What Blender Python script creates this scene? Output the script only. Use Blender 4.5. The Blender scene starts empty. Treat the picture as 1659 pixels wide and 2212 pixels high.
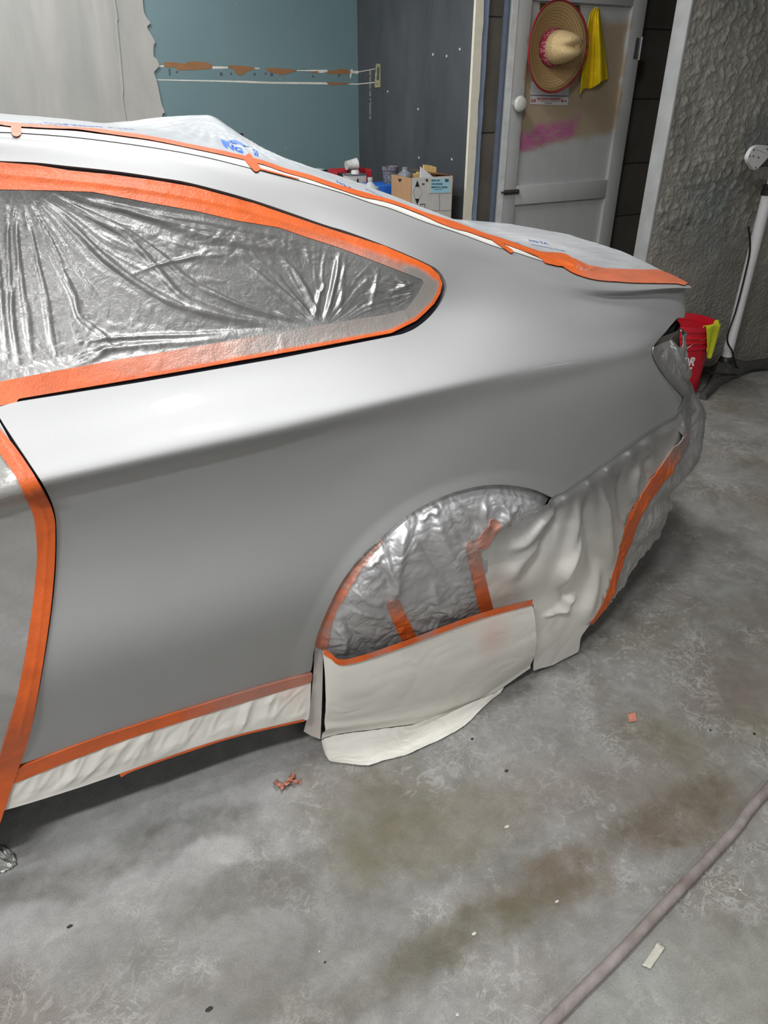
import bpy, bmesh, math, random
import numpy as np
from mathutils import Vector, Matrix
from mathutils.bvhtree import BVHTree
random.seed(4); rng = np.random.default_rng(4)
sc = bpy.context.scene
COL = sc.collection

# ---------------------------------------------------------------- camera
IW, IH, FPX = 1659.0, 2212.0, 1545.0
CAM = np.array([-0.77, -1.07, 1.42])
PSI = math.radians(62.0); PITCH = math.atan((IH/2-190.0)/FPX)
fh = np.array([math.cos(PSI), math.sin(PSI), 0.0]); RT = np.array([math.sin(PSI), -math.cos(PSI), 0.0])
FW = fh*math.cos(PITCH)-np.array([0, 0, math.sin(PITCH)]); UPV = fh*math.sin(PITCH)+np.array([0, 0, math.cos(PITCH)])
cd = bpy.data.cameras.new('camera'); cam = bpy.data.objects.new('camera', cd); COL.objects.link(cam)
cam.location = CAM; cam.rotation_euler = (math.pi/2-PITCH, 0, PSI-math.pi/2)
cd.sensor_fit = 'VERTICAL'; cd.sensor_height = 36.0; cd.lens = FPX/IH*36.0; cd.clip_start = 0.02
sc.camera = cam
# ---------------------------------------------------------------- world, lights, exposure
w = bpy.data.worlds.new('world'); sc.world = w; w.use_nodes = True
w.node_tree.nodes['Background'].inputs[0].default_value = (0.75, 0.8, 0.85, 1); w.node_tree.nodes['Background'].inputs[1].default_value = 0.02
vs = sc.view_settings; vs.view_transform = 'Standard'; vs.look = 'None'; vs.gamma = 1; vs.use_curve_mapping = False
vs.exposure = 0.42
ROOM_H = 2.9
LAMPS = [  # x, y, size along X, size along Y, watts
    (-0.18, -0.25, 0.12, 0.34, 23), (0.18, 1.6, 0.12, 1.2, 27), (-2.5, -0.9, 1.2, 0.12, 12), (-1.6, -1.4, 1.0, 0.12, 46), (-0.7, 2.75, 1.2, 0.12, 34), (3.9, -1.9, 1.2, 0.12, 9), (-1.0, -2.9, 1.2, 0.12, 17)]  # third and last three are unseen lamps added as fill
def lamp(x, y, lx, ly, watts):
    l = bpy.data.lights.new('tube_light', 'AREA'); l.shape = 'RECTANGLE'; l.size = lx; l.size_y = ly; l.energy = watts
    l.color = (1.0, 0.995, 0.985)
    o = bpy.data.objects.new('tube_light', l); COL.objects.link(o); o.location = (x, y, ROOM_H-0.085); return o
for L in LAMPS: lamp(*L)

# ---------------------------------------------------------------- helpers
def ray(x, y): return (x-IW/2)/FPX*RT+(IH/2-y)/FPX*UPV+FW
def atY(x, y, Y): d = ray(x, y); return CAM+d*(Y-CAM[1])/d[1]
def atX(x, y, X): d = ray(x, y); return CAM+d*(X-CAM[0])/d[0]
def atZ(x, y, Z=0.0): d = ray(x, y); return CAM+d*(Z-CAM[2])/d[2]
def proj(P):
    q = P-CAM; dn = np.maximum(q@FW, 0.05)
    return IW/2+FPX*(q@RT)/dn, IH/2-FPX*(q@UPV)/dn
def tag(o, label=None, cat=None, group=None, kind=None):
    for k, v in (('label', label), ('category', cat), ('group', group), ('kind', kind)):
        if v: o[k] = v
    return o
def empty(name, loc, label, cat, group=None, rz=0):
    o = bpy.data.objects.new(name, None); COL.objects.link(o); o.location = loc; o.rotation_euler[2] = rz; o.empty_display_size = .05
    return tag(o, label, cat, group)
def link(name, me, m=None, parent=None, smooth=True):
    if m is not None and not me.materials: me.materials.append(m)
    if smooth and len(me.polygons): me.polygons.foreach_set('use_smooth', [True]*len(me.polygons))
    o = bpy.data.objects.new(name, me); COL.objects.link(o)
    if parent is not None: o.parent = parent; 
    return o
def world_child(o, parent):   # geometry given in world coordinates under a moved parent
    o.parent = parent; o.matrix_parent_inverse = Matrix.Translation(-Vector(parent.location)) if parent.rotation_euler[2] == 0 else (Matrix.Translation(parent.location) @ parent.rotation_euler.to_matrix().to_4x4()).inverted()
    return o
def from_bm(name, bm, m, parent=None, smooth=False, angle=None):
    me = bpy.data.meshes.new(name); bm.normal_update(); bm.to_mesh(me); bm.free()
    o = link(name, me, m, None, smooth)
    if angle: me.set_sharp_from_angle(angle=math.radians(angle))
    if parent is not None: world_child(o, parent)
    return o
def bm_box(bm, a, b, bev=0.0, M=None):
    a = Vector(a); b = Vector(b)
    g = bmesh.ops.create_cube(bm, size=1.0)['verts']
    for v in g: v.co = Vector(((a.x+b.x)/2+v.co.x*(b.x-a.x), (a.y+b.y)/2+v.co.y*(b.y-a.y), (a.z+b.z)/2+v.co.z*(b.z-a.z)))
    if bev:
        es = list({e for v in g for e in v.link_edges})
        r = bmesh.ops.bevel(bm, geom=es, offset=bev, segments=2, affect='EDGES', profile=.5)
        g = list({v for f in r['faces'] for v in f.verts}|{v for v in g if v.is_valid})
    if M is not None:
        for v in g: v.co = M @ v.co
    return g
def box(name, a, b, m, parent=None, bev=0.0, M=None):
    bm = bmesh.new(); bm_box(bm, a, b, bev, M); return from_bm(name, bm, m, parent, bool(bev), 40 if bev else None)
def bm_lathe(bm, prof, n=32, M=None, cap=True):
    rings = []
    for r, z in prof:
        rings.append([bm.verts.new((r*math.cos(2*math.pi*k/n), r*math.sin(2*math.pi*k/n), z)) for k in range(n)])
    for a, b in zip(rings, rings[1:]):
        for k in range(n): bm.faces.new((a[k], a[(k+1) % n], b[(k+1) % n], b[k]))
    if cap:
        for rg, flip in ((rings[0], True), (rings[-1], False)):
            bm.faces.new(rg[::-1] if flip else rg)
    if M is not None:
        for rg in rings:
            for v in rg: v.co = M @ v.co
def lathe(name, prof, m, parent=None, n=32, M=None, cap=True, angle=35):
    bm = bmesh.new(); bm_lathe(bm, prof, n, M, cap); bmesh.ops.recalc_face_normals(bm, faces=bm.faces)
    return from_bm(name, bm, m, parent, True, angle)
def bm_tube(bm, pts, rad, n=10):
    pts = [Vector(p) for p in pts]; rings = []
    t0 = (pts[1]-pts[0]).normalized(); u = t0.orthogonal().normalized()
    for i, p in enumerate(pts):
        t = (pts[min(i+1, len(pts)-1)]-pts[max(i-1, 0)]).normalized(); u = (u-t*u.dot(t)).normalized(); v = t.cross(u)
        r = rad[i] if hasattr(rad, '__len__') else rad
        rings.append([bm.verts.new(p+(u*math.cos(2*math.pi*k/n)+v*math.sin(2*math.pi*k/n))*r) for k in range(n)])
    for a, b in zip(rings, rings[1:]):
        for k in range(n): bm.faces.new((a[k], a[(k+1) % n], b[(k+1) % n], b[k]))
    bm.faces.new(rings[0][::-1]); bm.faces.new(rings[-1])
def tube(name, pts, rad, m, parent=None, n=10):
    bm = bmesh.new(); bm_tube(bm, pts, rad, n); return from_bm(name, bm, m, parent, True, 50)
def prism(name, pts3, nvec, thick, m, parent=None):   # flat polygon given in world points, extruded along nvec
    bm = bmesh.new(); nv = Vector(nvec)*thick
    a = [bm.verts.new(Vector(p)) for p in pts3]; b = [bm.verts.new(Vector(p)+nv) for p in pts3]
    bm.faces.new(a[::-1]); bm.faces.new(b)
    for i in range(len(a)): bm.faces.new((a[i], a[(i+1) % len(a)], b[(i+1) % len(a)], b[i]))
    bmesh.ops.recalc_face_normals(bm, faces=bm.faces)
    return from_bm(name, bm, m, parent)
def cr(pts, k=8, closed=False):   # Catmull-Rom densify, any dimension
    P = np.array(pts, float); n = len(P); out = []
    for i in range(n if closed else n-1):
        p0, p1, p2, p3 = (P[(i-1) % n], P[i], P[(i+1) % n], P[(i+2) % n]) if closed else (P[max(i-1, 0)], P[i], P[i+1], P[min(i+2, n-1)])
        for j in range(k):
            t = j/k; out.append(.5*((2*p1)+(-p0+p2)*t+(2*p0-5*p1+4*p2-p3)*t*t+(-p0+3*p1-3*p2+p3)*t**3))
    if not closed: out.append(P[-1])
    return np.array(out)
# numpy gradient noise
_perm = rng.permutation(256); _perm = np.concatenate([_perm, _perm, _perm])
_ang = rng.random(256)*2*np.pi; _gx, _gy = np.cos(_ang), np.sin(_ang)
def noise2(x, y):
    x = np.asarray(x, float); y = np.asarray(y, float)
    xi = np.floor(x).astype(int); yi = np.floor(y).astype(int); fx = x-xi; fy = y-yi; xi &= 255; yi &= 255
    def g(a, b, dx, dy):
        h = _perm[_perm[a & 255]+(b & 255)]; return _gx[h]*dx+_gy[h]*dy
    u = fx**3*(fx*(fx*6-15)+10); v = fy**3*(fy*(fy*6-15)+10)
    a = g(xi, yi, fx, fy); b = g(xi+1, yi, fx-1, fy); c = g(xi, yi+1, fx, fy-1); d = g(xi+1, yi+1, fx-1, fy-1)
    return (a+(b-a)*u)+((c+(d-c)*u)-(a+(b-a)*u))*v
def fbm(x, y, o=4):
    s = 0; a = 1.0
    for k in range(o): s = s+a*noise2(x*2**k+17.3*k, y*2**k+5.1*k); a *= .5
    return s
def crumple(x, y, o=3):   # sharp-creased noise: sums of folded noise, warped
    wx = noise2(x*.6+3, y*.6)*.7; wy = noise2(x*.6, y*.6+9)*.7; s = 0; a = 1.0
    for k in range(o): s = s+a*np.abs(noise2((x+wx)*2**k+11*k, (y+wy)*2**k+7*k)); a *= .5
    return s

# ---------------------------------------------------------------- materials
def newmat(name):
    m = bpy.data.materials.new(name); m.use_nodes = True; nt = m.node_tree
    return m, nt, nt.nodes['Principled BSDF']
class G:   # tiny node-graph helper
    def __init__(s, nt): s.nt = nt
    def n(s, t, **kw):
        nd = s.nt.nodes.new(t)
        for k, v in kw.items():
            if k == 'i':
                for kk, vv in v.items():
                    if hasattr(vv, 'is_linked') or isinstance(vv, bpy.types.NodeSocket): s.nt.links.new(vv, nd.inputs[kk])
                    else: nd.inputs[kk].default_value = vv
            else: setattr(nd, k, v)
        return nd
    def coord(s, which='Object'): return s.n('ShaderNodeTexCoord').outputs[which]
    def map(s, vec, scale=(1, 1, 1), loc=(0, 0, 0), rot=(0, 0, 0)):
        return s.n('ShaderNodeMapping', i={'Vector': vec, 'Scale': scale, 'Location': loc, 'Rotation': rot}).outputs[0]
    def noise(s, vec, sc_, det=4, rough=.55, dist=0.0, out=0):
        return s.n('ShaderNodeTexNoise', i={'Vector': vec, 'Scale': sc_, 'Detail': det, 'Roughness': rough, 'Distortion': dist}).outputs[out]
    def ramp(s, fac, stops, interp='LINEAR'):
        r = s.n('ShaderNodeValToRGB', i={'Fac': fac}); cr_ = r.color_ramp; cr_.interpolation = interp
        while len(cr_.elements) < len(stops): cr_.elements.new(.5)
        for e, (p, c) in zip(cr_.elements, stops):
            e.position = p; e.color = (c, c, c, 1) if isinstance(c, (int, float)) else (*c, 1)
        return r.outputs[0]
    def mix(s, fac, a, b, mode='MIX'):
        n = s.n('ShaderNodeMix', data_type='RGBA', blend_type=mode)
        for idx, v in ((0, fac), (6, a), (7, b)):
            if isinstance(v, bpy.types.NodeSocket): s.nt.links.new(v, n.inputs[idx])
            elif idx == 0: n.inputs[0].default_value = v
            else: n.inputs[idx].default_value = (*v, 1) if len(v) == 3 else v
        return n.outputs[2]
    def math(s, op, a, b=0.0, clamp=False):
        n = s.n('ShaderNodeMath', operation=op, use_clamp=clamp)
        for i, v in enumerate((a, b)):
            if isinstance(v, bpy.types.NodeSocket): s.nt.links.new(v, n.inputs[i])
            else: n.inputs[i].default_value = v
        return n.outputs[0]
    def bump(s, h, strength=.3, dist=.01): return s.n('ShaderNodeBump', i={'Height': h, 'Strength': strength, 'Distance': dist}).outputs[0]
    def attr(s, name, out='Fac'): return s.n('ShaderNodeAttribute', attribute_name=name).outputs[out]
    def to(s, sock, b, name): s.nt.links.new(sock, b.inputs[name])
def simple(name, col, rough=.5, metal=0.0, var=.12, vscale=25, bump=0.0, bscale=80, spec=.5, coat=0.0):
    m, nt, b = newmat(name); g = G(nt); co = g.coord()
    n = g.noise(co, vscale, 5)
    f = g.ramp(n, [(.3, 1-var), (.7, 1+var)])
    c = g.mix(1.0, (*col, 1), f, 'MULTIPLY'); g.to(c, b, 'Base Color')
    b.inputs['Roughness'].default_value = rough; b.inputs['Metallic'].default_value = metal
    b.inputs['Specular IOR Level'].default_value = spec; b.inputs['Coat Weight'].default_value = coat
    if bump: g.to(g.bump(g.noise(co, bscale, 6), bump, .004), b, 'Normal')
    return m
def srgb(r, g, b): return tuple(((c/255+.055)/1.055)**2.4 if c > 10 else c/255/12.92 for c in (r, g, b))

def mk_paint():
    m, nt, b = newmat('silver_basecoat'); g = G(nt); co = g.coord()
    fl = g.noise(co, 2600, 1); f = g.ramp(fl, [(.35, .93), (.65, 1.07)])
    cl = g.noise(co, 3.0, 3); f2 = g.ramp(cl, [(.3, .97), (.7, 1.03)])
    c = g.mix(1.0, (.45, .455, .46, 1), f, 'MULTIPLY'); c = g.mix(1.0, c, f2, 'MULTIPLY'); g.to(c, b, 'Base Color')
    b.inputs['Metallic'].default_value = .88; b.inputs['Roughness'].default_value = .66
    b.inputs['Coat Weight'].default_value = .22; b.inputs['Coat Roughness'].default_value = .06
    return m
M_PAINT = mk_paint()
M_BLACK = simple('gloss_black_trim', (.008, .008, .012), .25)
M_DARK = simple('dark_underbody', (.012, .012, .012), .8)
def mk_tape(name, base, spray_on=True):
    m, nt, b = newmat(name); g = G(nt); co = g.coord()
    n = g.noise(co, 14, 5); c = g.mix(g.ramp(n, [(.35, 0.0), (.7, 1.0)]), base, tuple(x*.72 for x in base))
    rough = .42
    if spray_on:
        sp = g.attr('spray'); sp2 = g.math('ADD', sp, g.math('MULTIPLY', g.math('SUBTRACT', g.noise(co, 40, 5), .5), .35), True)
        sp2 = g.math('MULTIPLY', sp2, g.math('GREATER_THAN', sp, .01))
        c = g.mix(sp2, c, (.36, .33, .31, 1)); g.to(g.math('MULTIPLY', sp2, .6), b, 'Metallic')
    g.to(c, b, 'Base Color'); b.inputs['Roughness'].default_value = rough
    g.to(g.bump(g.math('ADD', g.noise(co, 260, 4), g.math('MULTIPLY', g.noise(co, 30, 4), 2.0)), .25, .003), b, 'Normal')
    return m
M_TAPE = mk_tape('orange_masking_tape', srgb(214, 97, 38))
def mk_sheet(name, base, spray=(.36, .36, .36), rough=.6, srough=.36, bscale=90, bstr=.25, metal=.75, trans=0.0):
    """paper or plastic sheet: attribute 'spray' 0..1 = how much silver overspray sits on it"""
    m, nt, b = newmat(name); g = G(nt); co = g.coord()
    sp = g.attr('spray'); sp2 = g.math('ADD', sp, g.math('MULTIPLY', g.math('SUBTRACT', g.noise(co, 22, 6), .5), .3), True)
    sp2 = g.math('MULTIPLY', sp2, g.math('GREATER_THAN', sp, .01))
    pk = g.math('MULTIPLY', g.attr('pink'), g.ramp(g.noise(co, 9, 4), [(.3, .4), (.7, 1.0)]), True)
    bb = g.mix(g.ramp(g.noise(co, 7, 5), [(.3, 0.0), (.7, 1.0)]), base, tuple(x*.9 for x in base))
    bb = g.mix(pk, bb, (.72, .38, .34, 1))
    g.to(g.mix(sp2, bb, spray), b, 'Base Color'); g.to(g.math('MULTIPLY', sp2, metal), b, 'Metallic')
    g.to(g.n('ShaderNodeMapRange', i={'Value': sp2, 'To Min': rough, 'To Max': srough}).outputs[0], b, 'Roughness')
    h = g.math('ADD', g.noise(co, bscale, 5, .6, .6), g.math('MULTIPLY', g.noise(co, bscale*.25, 4, .5, 1.0), 2.5))
    g.to(g.bump(h, bstr, .004), b, 'Normal')
    return m
M_PAPER = mk_sheet('white_masking_paper', srgb(224, 222, 215), rough=.62, bstr=.05)
M_WFILM = mk_sheet('silvered_plastic_film', (.05, .05, .05), spray=(.27, .27, .267), rough=.32, srough=.40, bscale=140, bstr=.14, metal=.8)
M_ARCH = mk_sheet('silvered_masking_paper', srgb(200, 200, 196), spray=(.50, .50, .51), rough=.55, srough=.42, bscale=110, bstr=.14, metal=.62)
M_BFILM = mk_sheet('grey_plastic_film', srgb(160, 160, 156), spray=(.40, .40, .40), rough=.22, srough=.25, bscale=60, bstr=.2, metal=.75)
M_RFILM = mk_sheet('clear_white_plastic_film', srgb(200, 204, 208), rough=.2, bscale=60, bstr=.25)
M_BLUE = simple('blue_print', srgb(14, 96, 196), .4)
M_CONC = None

# ---------------------------------------------------------------- floor
FLOOR_PATCHES = [  # photo point, radii in metres, stain colour, strength
    (950, 1790, .26, .10, (108, 102, 78), .8), (1200, 1890, .20, .07, (104, 92, 76), .85), (1470, 1750, .20, .08, (100, 88, 74), .85), (1050, 2010, .22, .05, (98, 92, 74), .8), (800, 2150, .2, .06, (96, 92, 80), .7),
    (420, 1780, .16, .06, (100, 100, 96), .75), (120, 1890, .22, .05, (104, 104, 98), .7), (560, 1900, .18, .05, (104, 102, 92), .6), (620, 2120, .16, .05, (104, 104, 92), .5), (300, 1745, .20, .07, (168, 168, 168), .8), (480, 1842, .055, .05, (172, 172, 170), .9),
    (200, 1960, .14, .03, (164, 164, 160), .7), (1100, 1720, .24, .09, (142, 136, 132), .6), (1330, 1690, .2, .07, (132, 124, 120), .6), (750, 1990, .3, .05, (118, 116, 112), .5), (1480, 2140, .25, .08, (146, 150, 144), .5), (1150, 1560, .2, .08, (138, 136, 134), .6)]
def mk_floor():
    m, nt, b = newmat('stained_concrete'); g = G(nt); co = g.coord()
    big = g.noise(co, .9, 4, .55, .4); mid = g.noise(co, 5, 6, .6, .6); fine = g.noise(co, 60, 6, .65)
    c = g.mix(g.ramp(mid, [(.36, 0.0), (.62, 1.0)]), srgb(122, 121, 116), srgb(146, 146, 143))
    # olive-brown bare stains
    st = g.ramp(g.noise(g.map(co, (1, 1, 1), (3.1, 1.7, 0)), 1.7, 5, .55, .3), [(.50, 0.0), (.68, 1.0)])
    c = g.mix(g.math('MULTIPLY', st, .75), c, srgb(113, 105, 86))
    st2 = g.ramp(g.noise(g.map(co, (1, 1, 1), (-4.1, 2.7, 0)), 2.6, 5, .6, .4), [(.52, 0.0), (.66, 1.0)])
    c = g.mix(g.math('MULTIPLY', st2, .5), c, srgb(124, 114, 110))
    # pale curling dried residue
    w1 = g.noise(co, 11, 4, .55, 1.6); w2 = g.noise(g.map(co, loc=(3, 8, 1)), 19, 4, .55, 2.2)
    line = g.math('MAXIMUM', g.ramp(g.math('ABSOLUTE', g.math('SUBTRACT', w1, .5)), [(.008, 1.0), (.028, 0.0)]), g.ramp(g.math('ABSOLUTE', g.math('SUBTRACT', w2, .52)), [(.01, 1.0), (.035, 0.0)]))
    curl = g.math('MULTIPLY', line, g.ramp(g.noise(co, 4.2, 5, .65), [(.50, 0.0), (.60, 1.0)]))
    c = g.mix(g.math('MULTIPLY', curl, .65), c, srgb(172, 170, 166))
    blot = g.math('MULTIPLY', g.ramp(g.noise(co, 26, 5, .6, 1.8), [(.56, 0.0), (.60, 1.0)]), g.ramp(g.noise(g.map(co, loc=(7, 2, 0)), 2.2, 4), [(.46, 0.0), (.6, 1.0)]))
    c = g.mix(g.math('MULTIPLY', blot, .5), c, srgb(170, 170, 168))
    # pale overspray dust lying along the car's flank (object space band)
    sx = g.n('ShaderNodeSeparateXYZ', i={0: co})
    band = g.math('MULTIPLY', g.n('ShaderNodeMapRange', interpolation_type='SMOOTHSTEP', i={'Value': g.math('ADD', sx.outputs[1], g.math('MULTIPLY', g.math('SUBTRACT', g.noise(co, 3.5, 6, .6), .5), .5)), 'From Min': -.20, 'From Max': .02}).outputs[0],
                  g.n('ShaderNodeMapRange', interpolation_type='SMOOTHSTEP', i={'Value': g.math('ADD', sx.outputs[0], g.math('MULTIPLY', g.math('SUBTRACT', g.noise(co, 6, 6, .6), .5), .4)), 'From Min': -.25, 'From Max': -.48}).outputs[0])
    c = g.mix(g.math('MULTIPLY', band, .8), c, srgb(166, 166, 166))
    wob = g.n('ShaderNodeMix', data_type='VECTOR', i={0: .16, 4: co, 5: g.noise(co, 5, 5, .6, 0, 1)}).outputs[1]
    for x, y, rx, ry, col, k in FLOOR_PATCHES:
        p = atZ(x, y); ln = g.n('ShaderNodeVectorMath', operation='LENGTH', i={0: g.map(wob, (1/rx, 1/ry, 0), (-(p[0]*.84+.08)/rx, -(p[1]*.84+.08)/ry, 0))}).outputs['Value']
        f = g.math('MULTIPLY', g.n('ShaderNodeMapRange', interpolation_type='SMOOTHSTEP', i={'Value': ln, 'From Min': 1.1, 'From Max': .45}).outputs[0], g.math('MULTIPLY', g.ramp(g.noise(co, 14, 6, .65), [(.30, .35), (.60, 1.0)]), k))
        c = g.mix(f, c, srgb(*col))
    c = g.mix(1.0, c, g.ramp(g.noise(co, 22, 7, .68, .5), [(.32, .84), (.68, 1.12)]), 'MULTIPLY')
    sp = g.ramp(g.noise(co, 300, 2), [(.40, .88), (.62, 1.04)]); c = g.mix(1.0, c, sp, 'MULTIPLY')
    g.to(c, b, 'Base Color'); g.to(g.ramp(mid, [(.3, .62), (.7, .42)]), b, 'Roughness')
    g.to(g.bump(g.math('ADD', fine, g.math('MULTIPLY', curl, .8)), .12, .004), b, 'Normal')
    return m
M_FLOOR = mk_floor()
X0, X1, YB, YF = -4.6, 6.2, 3.74, -3.5
tag(box('floor', (X0-.1, YF-.1, -.1), (X1+.1, YB+.1, 0), M_FLOOR), 'grey stained concrete floor under and around the silver car', kind='structure')
M_CEIL = simple('painted_ceiling', (.22, .22, .22), .9)
tag(box('ceiling', (X0-.1, YF-.1, ROOM_H), (X1+.1, YB+.1, ROOM_H+.1), M_CEIL), kind='structure')
M_PLAIN = simple('painted_block', (.46, .46, .45), .85, bump=.3, bscale=30)
tag(box('wall_front', (X0, YF-.1, 0), (X1, YF, ROOM_H), M_PLAIN), kind='structure')
tag(box('wall_left', (X0-.1, YF, 0), (X0, YB, ROOM_H), M_PLAIN), kind='structure')
tag(box('wall_right', (X1, YF, 0), (X1+.1, YB, ROOM_H), M_PLAIN), kind='structure')
M_HOUS = simple('white_enamel', (.7, .7, .7), .4); 
def mk_emit():
    m, nt, b = newmat('lit_diffuser'); b.inputs['Base Color'].default_value = (.9, .9, .9, 1)
    b.inputs['Emission Color'].default_value = (1, .985, .96, 1); b.inputs['Emission Strength'].default_value = 3.0; return m
M_EMIT = mk_emit()
for i, (x, y, lx, ly, wt) in enumerate(LAMPS):
    t = empty('ceiling_light', (x, y, ROOM_H-.08), 'white ceiling tube light '+('over the aisle beside the coupe', 'over the boot of the coupe', 'added as fill over the bonnet end of the coupe', 'over the aisle left of the coupe door', 'nearest the teal wall, added to brighten it', 'added to brighten the rough plastered wall', 'nearest the front wall, added as front fill')[i], 'lamp', 'tube lights on the ceiling')
    box('housing', (x-lx/2-.03, y-ly/2-.03, ROOM_H-.05), (x+lx/2+.03, y+ly/2+.03, ROOM_H), M_HOUS, t, .008)
    box('diffuser', (x-lx/2, y-ly/2, ROOM_H-.075), (x+lx/2, y+ly/2, ROOM_H-.048), M_EMIT, t, .008)

# ---------------------------------------------------------------- back walls
def mk_teal():
    m, nt, b = newmat('teal_drywall'); g = G(nt); co = g.coord()
    n = g.noise(co, 3, 5); c = g.mix(n, srgb(96, 121, 126), srgb(108, 133, 138))
    dots = g.n('ShaderNodeTexVoronoi', i={'Vector': co, 'Scale': 9}).outputs['Distance']
    c = g.mix(g.math('MULTIPLY', g.math('LESS_THAN', dots, .03), .6), c, srgb(190, 200, 200))
    g.to(c, b, 'Base Color'); b.inputs['Roughness'].default_value = .55; g.to(g.bump(g.noise(co, 90, 4), .06, .004), b, 'Normal'); return m
wb = tag(box('wall_back', (X0, YB, 0), (X1, YB+.1, ROOM_H), mk_teal()), 'teal painted drywall behind the silver car', kind='structure')
def mk_plaster():
    m, nt, b = newmat('grey_skimmed_plaster'); g = G(nt); co = g.coord(); mp = g.map(co, (1, 1, .28))
    n = g.noise(mp, 4, 6, .6, .6); c = g.mix(g.ramp(n, [(.3, 0.0), (.7, 1.0)]), srgb(143, 144, 141), srgb(171, 169, 164))
    c = g.mix(g.math('MULTIPLY', g.ramp(g.noise(mp, 2.2, 4), [(.52, 0.0), (.62, 1.0)]), .4), c, srgb(134, 136, 136))
    g.to(c, b, 'Base Color'); b.inputs['Roughness'].default_value = .8
    g.to(g.bump(g.noise(mp, 14, 7, .6), .25, .01), b, 'Normal'); return m
M_PLAST = mk_plaster()
edge = [(301, -60), (308, 0), (311, 25), (318, 40), (325, 50), (318, 58), (325, 72), (335, 90), (332, 98), (332, 120), (338, 127), (344, 140), (340, 148), (333, 156), (338, 172), (343, 195), (349, 225), (356, 243), (350, 250), (351, 300)]
pl = [atY(x, y, YB-.012) for x, y in cr(edge, 3)]; pl = [np.array([pl[0][0], YB-.012, ROOM_H])]+pl+[np.array([pl[-1][0], YB-.012, 0]), np.array([X0, YB-.012, 0]), np.array([X0, YB-.012, ROOM_H])]
plaster = prism('plaster_skim', [(p[0], YB-.012, p[2]) for p in pl], (0, 1, 0), .012, M_PLAST, wb)
rg = [atY(x, y, YB-.012) for x, y in ((247, 0), (252, 50), (258, 110), (265, 190), (272, 263))]
rg = [np.array([rg[0][0]-.02, YB-.012, 2.6])]+rg+[np.array([rg[-1][0]+.02, YB-.012, .3])]
tube('plaster_seam', [(p[0], YB-.008, p[2]) for p in cr([q for q in rg], 6)], .009, M_PLAST, wb, 8)
M_TORN = simple('torn_brown_paper', srgb(139, 100, 66), .9, vscale=12); M_BARE = simple('bare_white_gypsum', srgb(205, 205, 195), .9); M_GREY = simple('scuffed_grey', srgb(72, 80, 84), .8)
def decal(name, poly, m, par, Y=None, X=None, t=.0012):
    if Y is not None: return prism(name, [atY(x, y, Y) for x, y in poly], (0, -1, 0), t, m, par)
    return prism(name, [atX(x, y, X) for x, y in poly], (-1, 0, 0), t, m, par)
def zz(l, k=3.0722, ox=320, oy=90): return [(ox+x/k, oy+y/k) for x, y in l]
for l in ([(105, 135), (170, 137), (225, 143), (240, 148), (265, 134), (320, 130), (395, 140), (425, 155), (428, 170), (410, 182), (330, 187), (200, 190), (180, 172), (105, 167)],
          [(530, 157), (600, 158), (680, 165), (710, 176), (690, 190), (655, 200), (625, 222), (595, 222), (575, 200), (570, 182), (535, 175)],
          [(775, 178), (830, 175), (930, 180), (975, 188), (985, 194), (940, 208), (880, 222), (850, 208), (815, 208), (795, 195)],
          [(1080, 197), (1130, 195), (1125, 208), (1085, 208)], [(1190, 195), (1250, 188), (1270, 178), (1310, 185), (1340, 195), (1345, 210), (1270, 215), (1225, 212), (1200, 218), (1187, 208)],
          [(1180, 267), (1260, 270), (1345, 277), (1320, 285), (1200, 288)]): decal('torn_patch', zz(l), M_TORN, wb, Y=YB)
for l in ([(60, 158), (110, 157), (110, 168), (60, 169)], [(428, 163), (530, 166), (528, 178), (425, 180)], [(985, 188), (1190, 186), (1192, 200), (1150, 208), (1080, 196), (985, 195)], [(1340, 192), (1352, 180), (1362, 195), (1393, 192), (1393, 214), (1352, 208), (1345, 243), (1338, 240)],
          [(60, 250), (540, 258), (660, 260), (830, 268), (1000, 268), (1180, 270), (1393, 278), (1393, 286), (1180, 284), (900, 280), (700, 276), (540, 268), (60, 256)],
          [(705, 172), (740, 174), (735, 182), (705, 180)]): decal('bare_strip', zz(l), M_BARE, wb, Y=YB, t=.0008)
for l in ([(136, 178), (148, 178), (150, 225), (138, 225)], [(185, 195), (200, 195), (195, 210), (185, 208)], [(475, 203), (495, 207), (492, 228), (477, 226)], [(545, 205), (558, 208), (555, 222), (545, 218)], [(700, 208), (718, 210), (712, 225), (698, 222)], [(775, 205), (788, 208), (783, 222), (773, 218)], [(810, 208), (830, 212), (828, 230), (812, 228)], [(1090, 222), (1102, 226), (1098, 240), (1090, 236)], [(1262, 215), (1275, 218), (1270, 235), (1262, 230)], [(980, 188), (1045, 182), (1040, 198), (985, 197)]): decal('screw_scuff', zz(l), M_GREY, wb, Y=YB, t=.0006)
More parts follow.
